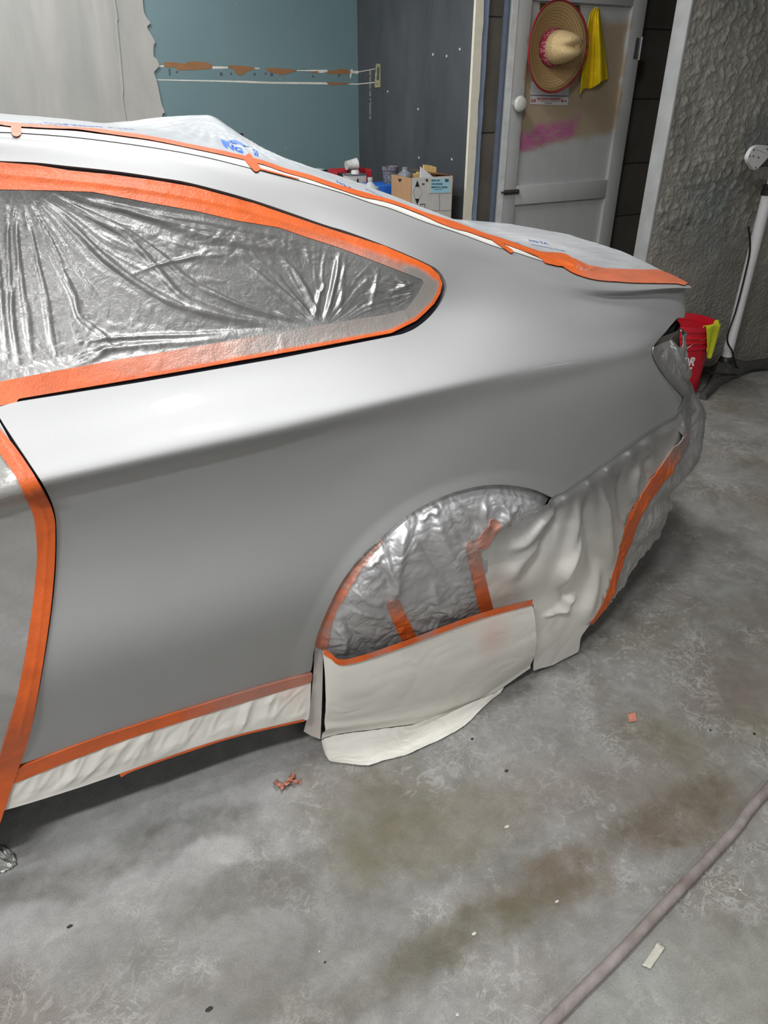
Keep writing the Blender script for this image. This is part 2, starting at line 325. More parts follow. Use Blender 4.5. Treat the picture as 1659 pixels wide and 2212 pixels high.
# dark partition wall with its cream end
XD = 1.6
def mk_dark():
    m, nt, b = newmat('charcoal_painted_wall'); g = G(nt); co = g.coord()
    n = g.noise(g.map(co, (1, 1, .4)), 4, 6, .6, .5); c = g.mix(g.ramp(n, [(.3, 0.0), (.75, 1.0)]), srgb(58, 63, 68), srgb(82, 86, 90))
    g.to(c, b, 'Base Color'); b.inputs['Roughness'].default_value = .6; g.to(g.bump(g.noise(co, 60, 5), .08, .004), b, 'Normal'); return m
wd = tag(box('wall_partition', (XD, 2.46, 0), (XD+.044, YB, ROOM_H), mk_dark()), 'charcoal painted partition wall right of the teal wall', kind='structure')
M_CREAM = simple('cream_paint', srgb(222, 218, 200), .7, var=.06, bump=.3, bscale=60); M_LBLUE = simple('pale_blue_paint', srgb(140, 155, 182), .7, var=.08, bump=.4, bscale=70)
def ragged(name, xa, xb, y0, y1, m, par, amp=.006, z0=0.0, z1=ROOM_H, seed=0):
    bm = bmesh.new(); n = 60; L = []
    for i in range(n+1):
        z = z0+(z1-z0)*i/n; r = float(noise2(np.array(z*9+seed), np.array(seed*3.7)))*amp*1.6
        L.append([bm.verts.new(p) for p in ((xa, y0, z), (xb+r, y0, z), (xb+r, y1, z), (xa, y1, z))])
    for a, b in zip(L, L[1:]):
        for k in range(4): bm.faces.new((a[k], a[(k+1) % 4], b[(k+1) % 4], b[k]))
    bm.faces.new(L[0][::-1]); bm.faces.new(L[-1]); bmesh.ops.recalc_face_normals(bm, faces=bm.faces)
    return from_bm(name, bm, m, par)
ragged('cream_end', XD-.002, XD+.046, 2.44, 2.458, M_CREAM, wd, seed=1)
ragged('blue_end', XD+.047, XD+.092, 2.462, 2.52, M_LBLUE, wd, amp=.004, seed=2)
def zk(l, k=5.53, ox=750, oy=0): return [(ox+x/k, oy+y/k) for x, y in l]
decal('bare_strip', zk([(130, 855), (335, 818), (335, 826), (130, 866)]), M_BARE, wd, X=XD); decal('bare_strip', zk([(130, 998), (330, 978), (330, 990), (130, 1010)]), M_BARE, wd, X=XD)
M_PLATE = simple('ripped_box_cutout', srgb(150, 148, 112), .9, var=.5, vscale=60)
decal('switch_cutout', zk([(352, 762), (398, 762), (398, 1042), (333, 1046), (340, 900)]), M_PLATE, wd, X=XD, t=.004)
decal('switch_hole', zk([(362, 800), (385, 800), (385, 950), (360, 960)]), M_GREY, wd, X=XD-.003, t=.003)
bm = bmesh.new()
for i in range(30):
    y = 850+i*19.5
    for xx in (268, 281): 
        if random.random() < .85: bm_box(bm, tuple(atX(*zk([(xx, y)])[0], XD)+np.array([-.0012, -.003, -.002])), tuple(atX(*zk([(xx, y)])[0], XD)+np.array([.001, .003, .002])))
for q in ((1345, 590), (1025, 652), (1188, 672), (485, 1095), (848, 1305), (1250, 1905), (857, 1885)):
    p = atX(*zk([q])[0], XD); bm_box(bm, tuple(p-np.array([.0012, .006, .004])), tuple(p+np.array([.001, .006, .006])))
tag(from_bm('nail_marks', bm, M_BARE, wd), kind='stuff')
# block wall with the door
def mk_block(name, a, bcol):
    m, nt, b = newmat(name); g = G(nt); co = g.coord(); n = g.noise(co, 6, 6, .6, .3)
    g.to(g.mix(g.ramp(n, [(.3, 0.0), (.7, 1.0)]), a, bcol), b, 'Base Color'); b.inputs['Roughness'].default_value = .7
    g.to(g.bump(g.noise(co, 50, 6), .3, .006), b, 'Normal'); return m
M_BLK = mk_block('taupe_painted_block', srgb(94, 90, 82), srgb(112, 107, 98)); M_BLKD = mk_block('shade_toned_block', srgb(92, 87, 79), srgb(108, 102, 93))  # set-back strip gets a slightly darker copy, its shade put into the colour
YD = 2.5; YG = 2.70
wbk = bpy.data.objects.new('wall_block', None); COL.objects.link(wbk); tag(wbk, 'taupe painted block wall around the white door', kind='structure')
joints = [0.0]+[1.2114-.5141*k for k in (2, 1)]+[1.2114, 1.7255, 2.24, ROOM_H]
for z0, z1 in zip(joints, joints[1:]): box('block', (XD+.05, YD, z0+.003), (1.815, YD+.2, z1-.003), M_BLK, wbk, .004)
gj = [0.0]+[z for z in (.335, .685, 1.0, 1.36, 1.72, 2.1, 2.5)]+[ROOM_H]
for z0, z1 in zip(gj, gj[1:]): box('block', (2.72, YG, z0+.003), (4.6, YG+.2, z1-.003), M_BLKD, wbk, .004)
box('mortar', (XD+.06, YD+.01, 0), (1.81, YD+.19, ROOM_H), M_GREY, wbk); box('mortar', (2.73, YG+.01, 0), (4.59, YG+.19, ROOM_H), M_GREY, wbk)
box('lintel', (1.81, YD+.02, 2.12), (2.86, YD+.2, ROOM_H), M_BLK, wbk)
M_BLUEG = simple('blue_grey_paint', srgb(105, 115, 135), .5, var=.1)
t1 = tag(box('trim_1', (1.808, YD-.02, 0), (1.828, YD+.15, 2.12), M_BLUEG, bev=.003), 'blue grey door frame edge left of the white door', kind='structure')
t2 = tag(box('trim_2', (2.738, YD-.01, 0), (2.762, YD+.2, 2.12), M_BLUEG, bev=.003), 'blue grey door frame edge right of the white door', kind='structure')
tag(box('wall_recess', (2.762, YD+.05, 0), (2.80, YG+.2, ROOM_H), M_BLKD), kind='structure')
def mk_door():
    m, nt, b = newmat('white_door_paint'); g = G(nt); co = g.coord()
    n = g.noise(g.map(co, (1, 1, .3)), 12, 5); c = g.mix(n, srgb(178, 180, 180), srgb(196, 198, 198))
    sx = g.n('ShaderNodeSeparateXYZ', i={0: co}); nz = g.math('MULTIPLY', g.math('SUBTRACT', g.noise(co, 9, 5), .5), .10)
    X, Z = g.math('ADD', sx.outputs[0], nz), g.math('ADD', sx.outputs[2], nz)
    def rng_(v, lo, hi, s): return g.math('MULTIPLY', g.n('ShaderNodeMapRange', interpolation_type='SMOOTHSTEP', i={'Value': v, 'From Min': lo-s, 'From Max': lo+s}).outputs[0], g.n('ShaderNodeMapRange', interpolation_type='SMOOTHSTEP', i={'Value': v, 'From Min': hi+s, 'From Max': hi-s}).outputs[0])
    beige = g.math('MULTIPLY', rng_(X, 1.95, 2.64, .012), rng_(g.math('ADD', Z, g.math('MULTIPLY', g.math('SUBTRACT', X, 1.97), -.12)), 1.12, 1.66, .025))
    c = g.mix(g.math('MULTIPLY', beige, .95), c, srgb(172, 154, 128))
    zz_ = g.math('ADD', Z, g.math('MULTIPLY', g.math('SUBTRACT', X, 1.97), -.16))
    nn = g.noise(g.map(co, (3, 1, 9)), 6, 5); pk = g.math('MULTIPLY', g.math('MULTIPLY', rng_(X, 1.95, 2.36, .03), rng_(zz_, 1.12, 1.215, .025)), g.ramp(nn, [(.3, .35), (.6, 1.0)]))
    c = g.mix(pk, c, srgb(184, 102, 150))
    g.to(c, b, 'Base Color'); b.inputs['Roughness'].default_value = .45; g.to(g.bump(g.noise(g.map(co, (1, 1, .2)), 70, 4), .12, .003), b, 'Normal'); return m
M_DOOR = mk_door()
dr = empty('door_1', (1.85, YD-.03, 0), 'white panelled door with beige and pink paint patches', None); dr['kind'] = 'structure'
DX0, DX1, DF = 1.838, 2.735, YD-.035
PX0, PX1 = 1.955, 2.635
zr = [.02, .20, .845, .945, 1.80, 2.08]
bm = bmesh.new()
bm_box(bm, (DX0, DF, zr[0]), (PX0, DF+.04, zr[5]), .003); bm_box(bm, (PX1, DF, zr[0]), (DX1, DF+.04, zr[5]), .003)
from_bm('stile', bm, M_DOOR, dr, True, 40)
bm = bmesh.new()
for a, b_ in ((0, 1), (2, 3), (4, 5)): bm_box(bm, (PX0-.001, DF, zr[a]), (PX1+.001, DF+.04, zr[b_]), .003)
from_bm('rail', bm, M_DOOR, dr, True, 40)
for a, b_ in ((1, 2), (3, 4)): box('panel', (PX0-.01, DF+.022, zr[a]-.01), (PX1+.01, DF+.034, zr[b_]+.01), M_DOOR, dr)
M_EDGE = simple('white_gloss_edge', srgb(216, 220, 220), .4)
box('edge_strip', (DX0-.006, DF-.004, .02), (DX0+.028, DF+.0, 2.08), M_EDGE, dr)
M_KNOB = simple('white_porcelain', srgb(214, 214, 208), .35)
kp = atY(1120, 224, DF-.04)
bm = bmesh.new(); bm_lathe(bm, [(.012, 0), (.016, .01), (.020, .028), (.034, .04), (.038, .055), (.030, .068), (.010, .074)], 20, Matrix.Translation((kp[0], DF, kp[2])) @ Matrix.Rotation(math.pi/2, 4, 'X'))
from_bm('knob', bm, M_KNOB, dr, True, 40)
M_STEEL = simple('dull_steel', (.35, .35, .36), .4, .9); M_STEELD = simple('rusty_dark_steel', (.08, .07, .065), .6, .4)
p = atY(1104, 415, DF-.01); bm = bmesh.new(); bm_box(bm, (p[0]-.045, DF-.012, p[2]-.012), (p[0]+.055, DF-.001, p[2]+.012), .002)
bm_tube(bm, [(p[0]-.07, DF-.016, p[2]+.002), (p[0]+.05, DF-.016, p[2]+.002)], .005, 8); bm_box(bm, (p[0]-.02, DF-.026, p[2]-.004), (p[0]-.012, DF-.012, p[2]+.012))
from_bm('latch', bm, M_STEELD, dr)
p = atY(1380, 105, DF); bm = bmesh.new(); bm_box(bm, (p[0]-.035, DF-.004, p[2]-.05), (p[0]+.045, DF+.0, p[2]+.05), .001); bm_tube(bm, [(p[0]+.005, DF-.008, p[2]-.055), (p[0]+.005, DF-.008, p[2]+.055)], .008, 10)
from_bm('hinge', bm, M_STEEL, dr, True, 40)

# rough plastered wall on the right
def mk_rough():
    m, nt, b = newmat('lumpy_cement_render'); g = G(nt); co = g.coord()
    n = g.noise(co, 2.2, 6, .6, .5); c = g.mix(g.ramp(n, [(.3, 0.0), (.7, 1.0)]), srgb(134, 132, 124), srgb(172, 169, 160))
    bs = g.ramp(g.noise(g.map(co, loc=(5, 0, 2)), 1.9, 4, .5), [(.55, 0.0), (.7, 1.0)]); c = g.mix(g.math('MULTIPLY', bs, .55), c, srgb(108, 122, 126))
    dk = g.ramp(g.noise(g.map(co, (1, 1, 2), (2, 0, 4.4)), 2.6, 5, .6, .4), [(.63, 0.0), (.72, 1.0)]); c = g.mix(g.math('MULTIPLY', dk, .8), c, srgb(42, 42, 46))
    sx = g.n('ShaderNodeSeparateXYZ', i={0: co}); lo = g.n('ShaderNodeMapRange', i={'Value': sx.outputs[2], 'From Min': .75, 'From Max': .25}).outputs[0]
    c = g.mix(g.math('MULTIPLY', lo, .6), c, srgb(112, 106, 98))
    g.to(c, b, 'Base Color'); b.inputs['Roughness'].default_value = .62
    v = g.n('ShaderNodeTexVoronoi', feature='SMOOTH_F1', i={'Vector': co, 'Scale': 60, 'Smoothness': .4}).outputs['Distance']
    g.to(g.bump(g.math('ADD', g.math('MULTIPLY', v, -1.0), g.math('MULTIPLY', g.noise(co, 120, 5), .4)), .5, .012), b, 'Normal'); return m
M_ROUGH = mk_rough(); YR = 1.62; XR = 2.16
nx, nz = 420, 330
gx = XR+(1.9)*np.linspace(0, 1, nx); gz = np.linspace(0, 2.2, nz); GX, GZ = np.meshgrid(gx, gz, indexing='ij')
amp = np.clip((GZ-.55)/.35, .25, 1)*(.6+.4*np.clip(fbm(GX*1.5, GZ*1.5)+.6, 0, 1))
d = .022*fbm(GX*2.2+4, GZ*2.2, 3)+amp*(.022*np.clip(fbm(GX*24, GZ*24, 2)+.1, 0, 1.2)+.010*np.abs(noise2(GX*14, GZ*14)))
d += .012*np.exp(-((GZ-.9+.2*(GX-2.2))/.05)**2)*np.clip(noise2(GX*5, GZ*2)+.3, 0, 1)
d *= np.clip((GX-XR)/.03, 0, 1); d += .02*np.exp(-(GZ/.12)**2)
V = np.stack([GX, YR-d, GZ], -1).reshape(-1, 3)
idx = np.arange(nx*nz).reshape(nx, nz); F = np.stack([idx[:-1, :-1], idx[1:, :-1], idx[1:, 1:], idx[:-1, 1:]], -1).reshape(-1, 4)
me = bpy.data.meshes.new('wall_render'); me.from_pydata(V.tolist(), [], F.tolist()); me.update()
wr = link('wall_render', me, M_ROUGH); tag(wr, 'rough lumpy grey plastered wall behind the lamp stand', kind='structure')
bm = bmesh.new(); bm_box(bm, (XR+.002, YR+.004, 0), (X1, YR+.08, ROOM_H)); bm_box(bm, (XR+1.89, YR-.01, 0), (X1, YR+.01, ROOM_H)); bm_box(bm, (XR+.002, YR-.005, 2.19), (XR+1.9, YR+.01, ROOM_H)); from_bm('wall_core', bm, M_ROUGH, wr)
M_STRIP = simple('smooth_white_reveal', srgb(168, 170, 170), .3, var=.15, vscale=8, bump=.25, bscale=40)
box('reveal', (XR-.012, YR-.004, 0), (XR+.003, YR+.082, ROOM_H), M_STRIP, wr, .004)

# ---------------------------------------------------------------- car body surface: rows (sill to roof centre) x stations (front to tail)
def nspline(xk, Yk, x):   # natural cubic spline, Yk (n, m), evaluated at x (k,)
    xk = np.asarray(xk, float); Yk = np.asarray(Yk, float); n = len(xk); h = np.diff(xk)
    A = np.zeros((n, n)); R = np.zeros_like(Yk); A[0, 0] = A[-1, -1] = 1
    for i in range(1, n-1):
        A[i, i-1] = h[i-1]; A[i, i] = 2*(h[i-1]+h[i]); A[i, i+1] = h[i]
        R[i] = 6*((Yk[i+1]-Yk[i])/h[i]-(Yk[i]-Yk[i-1])/h[i-1])
    Mk = np.linalg.solve(A, R); j = np.clip(np.searchsorted(xk, x)-1, 0, n-2); x = np.asarray(x, float)
    hj = h[j][:, None]; a = (xk[j+1]-x)[:, None]; b = (x-xk[j])[:, None]
    return Mk[j]*a**3/(6*hj)+Mk[j+1]*b**3/(6*hj)+(Yk[j]/hj-Mk[j]*hj/6)*a+(Yk[j+1]/hj-Mk[j+1]*hj/6)*b
XS = [-2.6, -2.1, -1.6, -1.05, -.8, -.6, -.4, -.2, 0, .2, .4, .55]
US = XS+[.68, .79, .88, .98, 1.12, 1.30]
ROWS = [  # (Y per station), (Z per station), tail [(X, Y, Z) x 6]
 ([.12]*6+[.11, .10, .09, .09, .10, .125], [.18]*12, [(.68,.16,.19),(.82,.22,.2),(.93,.31,.2),(.98,.45,.2),(1.01,.65,.2),(1.02,.91,.2)]),
 ([.068]*5+[.066, .056, .042, .034, .036, .052, .078], [.30]*12, [(.69,.12,.31),(.85,.185,.33),(.97,.28,.33),(1.03,.43,.33),(1.06,.65,.33),(1.075,.91,.33)]),
 ([.034]*5+[.032, .024, .013, .006, .007, .028, .062], [.42]*12, [(.70,.105,.43),(.865,.17,.44),(.99,.262,.44),(1.055,.42,.44),(1.08,.65,.44),(1.095,.91,.44)]),
 ([.014]*5+[.013, .008, -.002, -.010, -.003, .020, .052], [.54]*12, [(.70,.10,.55),(.87,.165,.555),(.995,.26,.55),(1.06,.42,.55),(1.085,.65,.55),(1.10,.91,.55)]),
 ([.034]*5+[.033, .025, .009, -.004, .002, .023, .052], [.65]*12, [(.69,.105,.655),(.84,.165,.65),(.955,.26,.645),(1.015,.42,.64),(1.045,.65,.64),(1.06,.91,.64)]),
 ([.057]*5+[.055, .044, .023, .005, .009, .028, .062], [.76]*12, [(.68,.112,.745),(.80,.165,.72),(.885,.26,.715),(.94,.42,.71),(.975,.62,.71),(.995,.91,.71)]),
 ([.052]*5+[.050, .043, .027, .012, .016, .036, .072], [.84]*10+[.835, .825], [(.67,.122,.805),(.78,.17,.795),(.845,.262,.79),(.885,.42,.785),(.92,.62,.78),(.945,.91,.78)]),
 ([.036]*5+[.034, .030, .022, .014, .023, .047, .086], [.88]*5+[.884,.885,.886,.887,.888,.884,.872], [(.67,.14,.855),(.77,.18,.85),(.832,.262,.845),(.872,.42,.84),(.91,.62,.84),(.94,.91,.84)]),
 ([.013]*5+[.010, .007, .007, .011, .025, .055, .096], [.90, .902, .904, .905, .907, .911, .914, .92, .922, .921, .912, .901], [(.67,.152,.886),(.77,.19,.88),(.838,.265,.875),(.88,.42,.87),(.92,.62,.87),(.95,.91,.87)]),
 ([.042]*5+[.040, .036, .034, .038, .058, .092, .128], [.925, .93, .938, .94, .941, .944, .945, .948, .95, .948, .938, .925], [(.68,.17,.908),(.78,.205,.902),(.860,.27,.896),(.895,.42,.895),(.94,.62,.895),(.97,.91,.895)]),
 ([.12, .10, .10, .10, .10, .108, .118, .135, .152, .142, .150, .168], [.935, .965, .99, 1.002, 1.004, 1.005, 1.004, 1.003, 1.003, .995, .972, .952], [(.69,.206,.940),(.79,.229,.929),(.868,.278,.918),(.905,.42,.92),(.95,.62,.92),(.98,.91,.92)]),
 ([.20, .20, .20, .205, .206, .21, .212, .208, .202, .212, .205, .226], [.945, 1.03, 1.14, 1.165, 1.165, 1.16, 1.14, 1.10, 1.07, 1.042, .994, .975], [(.70,.237,.966),(.80,.250,.957),(.868,.282,.944),(.912,.42,.948),(.96,.62,.952),(.988,.91,.955)]),
 ([.30, .28, .29, .30, .305, .305, .300, .283, .240, .284, .240, .230], [.955, 1.08, 1.28, 1.333, 1.327, 1.309, 1.270, 1.199, 1.126, 1.089, 1.018, .990], [(.70,.234,.981),(.80,.247,.973),(.864,.282,.960),(.912,.42,.966),(.962,.62,.972),(.99,.91,.975)]),
 ([.40, .35, .35, .35, .353, .368, .377, .380, .378, .363, .322, .279], [.96, 1.10, 1.32, 1.370, 1.364, 1.348, 1.316, 1.263, 1.200, 1.130, 1.061, 1.013], [(.70,.262,.990),(.80,.262,.978),(.858,.29,.972),(.905,.42,.976),(.955,.62,.982),(.985,.91,.985)]),
 ([.62]*12, [.97, 1.14, 1.345, 1.377, 1.368, 1.353, 1.330, 1.289, 1.235, 1.166, 1.093, 1.041], [(.68,.56,1.005),(.78,.56,.997),(.83,.57,.992),(.89,.63,.988),(.95,.73,.987),(.985,.91,.985)]),
 ([.91]*12, [.975, 1.15, 1.355, 1.380, 1.368, 1.354, 1.334, 1.298, 1.247, 1.178, 1.103, 1.050], [(.66,.91,1.022),(.74,.91,1.014),(.80,.91,1.007),(.88,.91,.998),(.95,.91,.989),(.985,.91,.985)]),
]
def net(rows):
    P = np.zeros((len(rows), len(US), 3))
    for j, (ys, zs_, tail) in enumerate(rows):
        for i in range(12): P[j, i] = (XS[i], ys[i], zs_[i])
        for i, t in enumerate(tail): P[j, 12+i] = t
    return P
class Surf:
    def __init__(s, P): s.P = P; s.nv = P.shape[0]
    def grid(s, u, v, flare=True):
        nr, nu_ = s.P.shape[:2]
        A = nspline(US, s.P.transpose(1, 0, 2).reshape(nu_, -1), u).reshape(len(u), nr, 3)
        B = nspline(np.arange(nr), A.transpose(1, 0, 2).reshape(nr, -1), v).reshape(len(v), len(u), 3).transpose(1, 0, 2)
        if flare:   # pressed lip around the rear wheel arch
            r = np.hypot(B[..., 0]-ARC[0], B[..., 2]-ARC[1])-ARC[2]
            t = np.clip(1-np.abs(r-.0)/.045, 0, 1); k = (B[..., 1] < .2)
            B[..., 1] -= k*.006*t*t*(3-2*t)
        return B
    def normals(s, B):
        du = np.gradient(B, axis=0); dv = np.gradient(B, axis=1); n = np.cross(du, dv)
        return n/np.maximum(np.linalg.norm(n, axis=-1, keepdims=True), 1e-9)
ARC = (0.0, .325, .368)
S = Surf(net(ROWS))
# drape surface: same body, but the lowest rows hang straight down like the loose masking sheets
D0 = ([y-.002 for y in ROWS[1][0]], [.16]*12, [(x, y+.01, .17) for x, y, z in ROWS[1][2]])
D1 = ([y+.012 for y in ROWS[1][0]], [.0]*12, [(x-.02, y+.03, .0) for x, y, z in ROWS[1][2]])
SD = Surf(net([D1, D0]+ROWS[1:]))   # row index is shifted by one
def sdf_poly(poly):
    Q = np.array(poly, float)
    def f(px, py, *_):
        x = px.ravel(); y = py.ravel(); d2 = np.full(x.shape, 1e18); ins = np.zeros(x.shape, bool)
        for i in range(len(Q)):
            a = Q[i]; b = Q[(i+1) % len(Q)]; e = b-a; wx = x-a[0]; wy = y-a[1]
            t = np.clip((wx*e[0]+wy*e[1])/max(e@e, 1e-12), 0, 1); d2 = np.minimum(d2, (wx-t*e[0])**2+(wy-t*e[1])**2)
            c = (a[1] <= y) != (b[1] <= y)
            if e[1] != 0: ins ^= c & (x < a[0]+(y-a[1])*e[0]/e[1])
        d = np.sqrt(d2); return np.where(ins, d, -d).reshape(px.shape)
    return f
def sdf_stroke(pts, width):
    Q = np.array(pts, float); Wd = np.full(len(Q), width, float) if np.isscalar(width) else np.interp(np.linspace(0, 1, len(Q)), np.linspace(0, 1, len(width)), width)
    def f(px, py, *_):
        x = px.ravel(); y = py.ravel(); best = np.full(x.shape, -1e9)
        for i in range(len(Q)-1):
            a = Q[i]; e = Q[i+1]-a; t = ((x-a[0])*e[0]+(y-a[1])*e[1])/max(e@e, 1e-12)
            tc = np.clip(t, 0, 1); d = (Wd[i]+(Wd[i+1]-Wd[i])*tc)/2-np.hypot(x-a[0]-tc*e[0], y-a[1]-tc*e[1]); best = np.maximum(best, d)
        return best.reshape(px.shape)
    return f
def near(pts, sig):
    Q = np.array(pts, float)
    def f(px, py):
        x = px.ravel(); y = py.ravel(); d = np.full(x.shape, 1e9)
        for i in range(len(Q)-1):
            a = Q[i]; e = Q[i+1]-a; tc = np.clip(((x-a[0])*e[0]+(y-a[1])*e[1])/max(e@e, 1e-12), 0, 1); d = np.minimum(d, np.hypot(x-a[0]-tc*e[0], y-a[1]-tc*e[1]))
        return np.exp(-(d.reshape(px.shape)/sig)**2)
    return f
def taper(pts, sig):   # a fold that dies out at both ends
    Q = np.array(pts, float); L = np.concatenate([[0], np.cumsum(np.hypot(*np.diff(Q, axis=0).T))]); T = L[-1]
    def f(px, py):
        x = px.ravel(); y = py.ravel(); d = np.full(x.shape, 1e9); sb = np.zeros(x.shape)
        for i in range(len(Q)-1):
            a = Q[i]; e = Q[i+1]-a; tc = np.clip(((x-a[0])*e[0]+(y-a[1])*e[1])/max(e@e, 1e-12), 0, 1); dd = np.hypot(x-a[0]-tc*e[0], y-a[1]-tc*e[1])
            m = dd < d; d = np.where(m, dd, d); sb = np.where(m, (L[i]+tc*(L[i+1]-L[i]))/T, sb)
        k = np.clip(np.minimum(sb*3.2, (1-sb)*3.2), 0, 1); k = k*k*(3-2*k)
        return (np.exp(-(d/(sig*(.55+.6*sb)))**2)*k).reshape(px.shape)
    return f
def clip_mesh(name, P, d, attrs=None, rim=None, Nn=None):
    """keep the part of grid P (nu, nv, 3) where d > 0, cutting cells along d = 0; rim = depth of a turned-in edge"""
    nu_, nv_ = d.shape; idx = np.arange(nu_*nv_).reshape(nu_, nv_); d = np.where(np.abs(d) < 1e-6, 1e-6, d)
    q = np.stack([idx[:-1, :-1], idx[1:, :-1], idx[1:, 1:], idx[:-1, 1:]], -1).reshape(-1, 4)
    df = d.ravel(); pos = df[q] > 0; full = pos.all(1); some = pos.any(1) & ~full
    faces = q[full].tolist(); V = P.reshape(-1, 3); extra = []; exA = []; cache = {}
    A = None if not attrs else np.stack([a.ravel() for a in attrs.values()], -1)
    base = len(V); Nf = Nn.reshape(-1, 3) if Nn is not None else None; exN = []; rimE = []
    def cut(a, b):
        k = (a, b) if a < b else (b, a)
        if k not in cache:
            t = df[k[0]]/(df[k[0]]-df[k[1]]); extra.append(V[k[0]]+(V[k[1]]-V[k[0]])*t)
            if A is not None: exA.append(A[k[0]]+(A[k[1]]-A[k[0]])*t)
            if Nf is not None: exN.append(Nf[k[0]]+(Nf[k[1]]-Nf[k[0]])*t)
            cache[k] = base+len(extra)-1
        return cache[k]
    for c in q[some].tolist():
        f = []; cuts = []
        for i in range(4):
            a, b = c[i], c[(i+1) % 4]; pa, pb = df[a] > 0, df[b] > 0
            if pa: f.append(a)
            if pa != pb: k = cut(a, b); f.append(k); cuts.append((k, pa))
        if len(f) >= 3: faces.append(f)
        if rim and len(cuts) == 2: rimE.append((cuts[0][0], cuts[1][0]) if cuts[0][1] else (cuts[1][0], cuts[0][0]))
    V = np.vstack([V]+([np.array(extra)] if extra else []))
    if A is not None: A = np.vstack([A]+([np.array(exA)] if exA else []))
    if rim and rimE:
        Nf = np.vstack([Nf]+([np.array(exN)] if exN else [])); m = {}; add = []; addA = []
        for e in rimE:
            for k in e:
                if k not in m:
                    m[k] = len(V)+len(add); nn = Nf[k]/max(np.linalg.norm(Nf[k]), 1e-9); add += [V[k], V[k]-nn*rim]
                    if A is not None: addA += [A[k], A[k]]
        for a, b in rimE: faces.append([m[b], m[a], m[a]+1, m[b]+1])
        V = np.vstack([V, np.array(add)])
        if A is not None: A = np.vstack([A, np.array(addA)])
    used = np.zeros(len(V), bool)
    for f in faces: used[f] = True
    new = np.cumsum(used)-1
    me = bpy.data.meshes.new(name); me.from_pydata(V[used].tolist(), [], [[int(new[i]) for i in f] for f in faces]); me.update()
    if A is not None:
        for k, col in zip(attrs, A[used].T):
            at = me.attributes.new(k, 'FLOAT', 'POINT'); at.data.foreach_set('value', np.ascontiguousarray(col, dtype=np.float32))
    return me
def patch(name, m, parent, sdf, ur, vr, nu_, nv_, surf=None, off=0.0, disp=None, spray=None, pink=None, rim=None, flare=True):
    surf = surf or S; u = np.linspace(*ur, nu_); v = np.linspace(*vr, nv_); P = surf.grid(u, v, flare); N = surf.normals(P)
    px, py = proj(P); U, Vv = np.meshgrid(u, v, indexing='ij'); d = sdf(px, py, P, U, Vv)
    o = off(px, py, P) if callable(off) else off
    if disp is not None: o = o+disp(px, py, P)
    P2 = P+N*(np.asarray(o)[..., None] if not np.isscalar(o) else o)
    at = {}
    if spray is not None: at['spray'] = np.clip(spray(px, py, P)+0*px, 0, 1)
    if pink is not None: at['pink'] = np.clip(pink(px, py, P)+0*px, 0, 1)
    me = clip_mesh(name, P2, d, at, rim, N)
    o = link(name, me, m)
    if parent is not None: world_child(o, parent)
    return o
def gauss(px, py, x, y, sx, sy): return np.exp(-((px-x)/sx)**2-((py-y)/sy)**2)

# ---- feature lines read along the body
T_LINE = cr([(-60, 283), (0, 287), (48, 289), (177, 299.5), (337, 321), (441, 340), (535, 363), (631, 387), (733, 416), (800, 439), (845, 452), (917, 480), (989, 504), (1062, 531), (1106, 544), (1182, 568), (1222, 577), (1248, 587), (1288, 602), (1348, 611), (1420, 613), (1477, 614)], 4)
W_UP = [(0, 347.6), (76, 351), (142, 358), (253, 370), (340, 383), (415, 396), (550, 433), (700, 485), (747, 499), (844, 535), (928, 572), (952, 590), (964, 614), (962, 634), (950, 658), (932, 680), (914, 697), (892, 712), (868, 722)]
W_LOW = [(868, 722), (805, 734.5), (603, 774), (301, 826), (36, 868), (0, 878)]
HOLE = np.vstack([cr([(-300, 330), (-60, 344)]+W_UP, 4), np.array(W_LOW[1:]+[(-60, 892), (-300, 935)])])
GAP = cr([(-12, 878), (0, 903), (30, 950), (62, 998), (95, 1050), (116, 1098), (122, 1146), (120, 1236), (109, 1344), (88, 1473), (66, 1580), (41, 1652)], 5)
ARCH = cr([(672, 1450), (683, 1380), (712, 1307), (741, 1253), (779, 1202), (842, 1145), (893, 1105), (965, 1069), (1031, 1051), (1085, 1047), (1139, 1054), (1172, 1065), (1192, 1075)], 6)
SEAM = cr([(1192, 1075), (1237, 1049), (1292, 1010), (1392, 940), (1450, 904), (1471, 875)], 4)
LAMPE = cr([(1471, 875), (1479, 863), (1468, 848), (1451, 829), (1434, 808), (1421, 788), (1412, 768), (1412, 750), (1421, 735), (1436, 719), (1450, 702), (1464, 686)], 4)
quarter = np.vstack([T_LINE-np.array([0, 5]), [(1560, 614), (1560, 690), (1464, 686)], LAMPE[::-1], SEAM[::-1], ARCH[::-1], GAP[::-1], [(-60, 868), (-60, 283)]])
qp, qh = sdf_poly(quarter), sdf_poly(HOLE)

car = empty('car', (-.2, .91, 0), 'silver two-door coupe, freshly sprayed and partly wrapped in masking', 'car')
q = patch('quarter_panel', M_PAINT, car, lambda px, py, P, U, V: np.minimum(np.minimum(np.where((U < 1.0), qp(px, py), -5), -qh(px, py)), (13.12-V)*60), (-1.06, .93), (.6, 13.4), 420, 330, rim=.012)
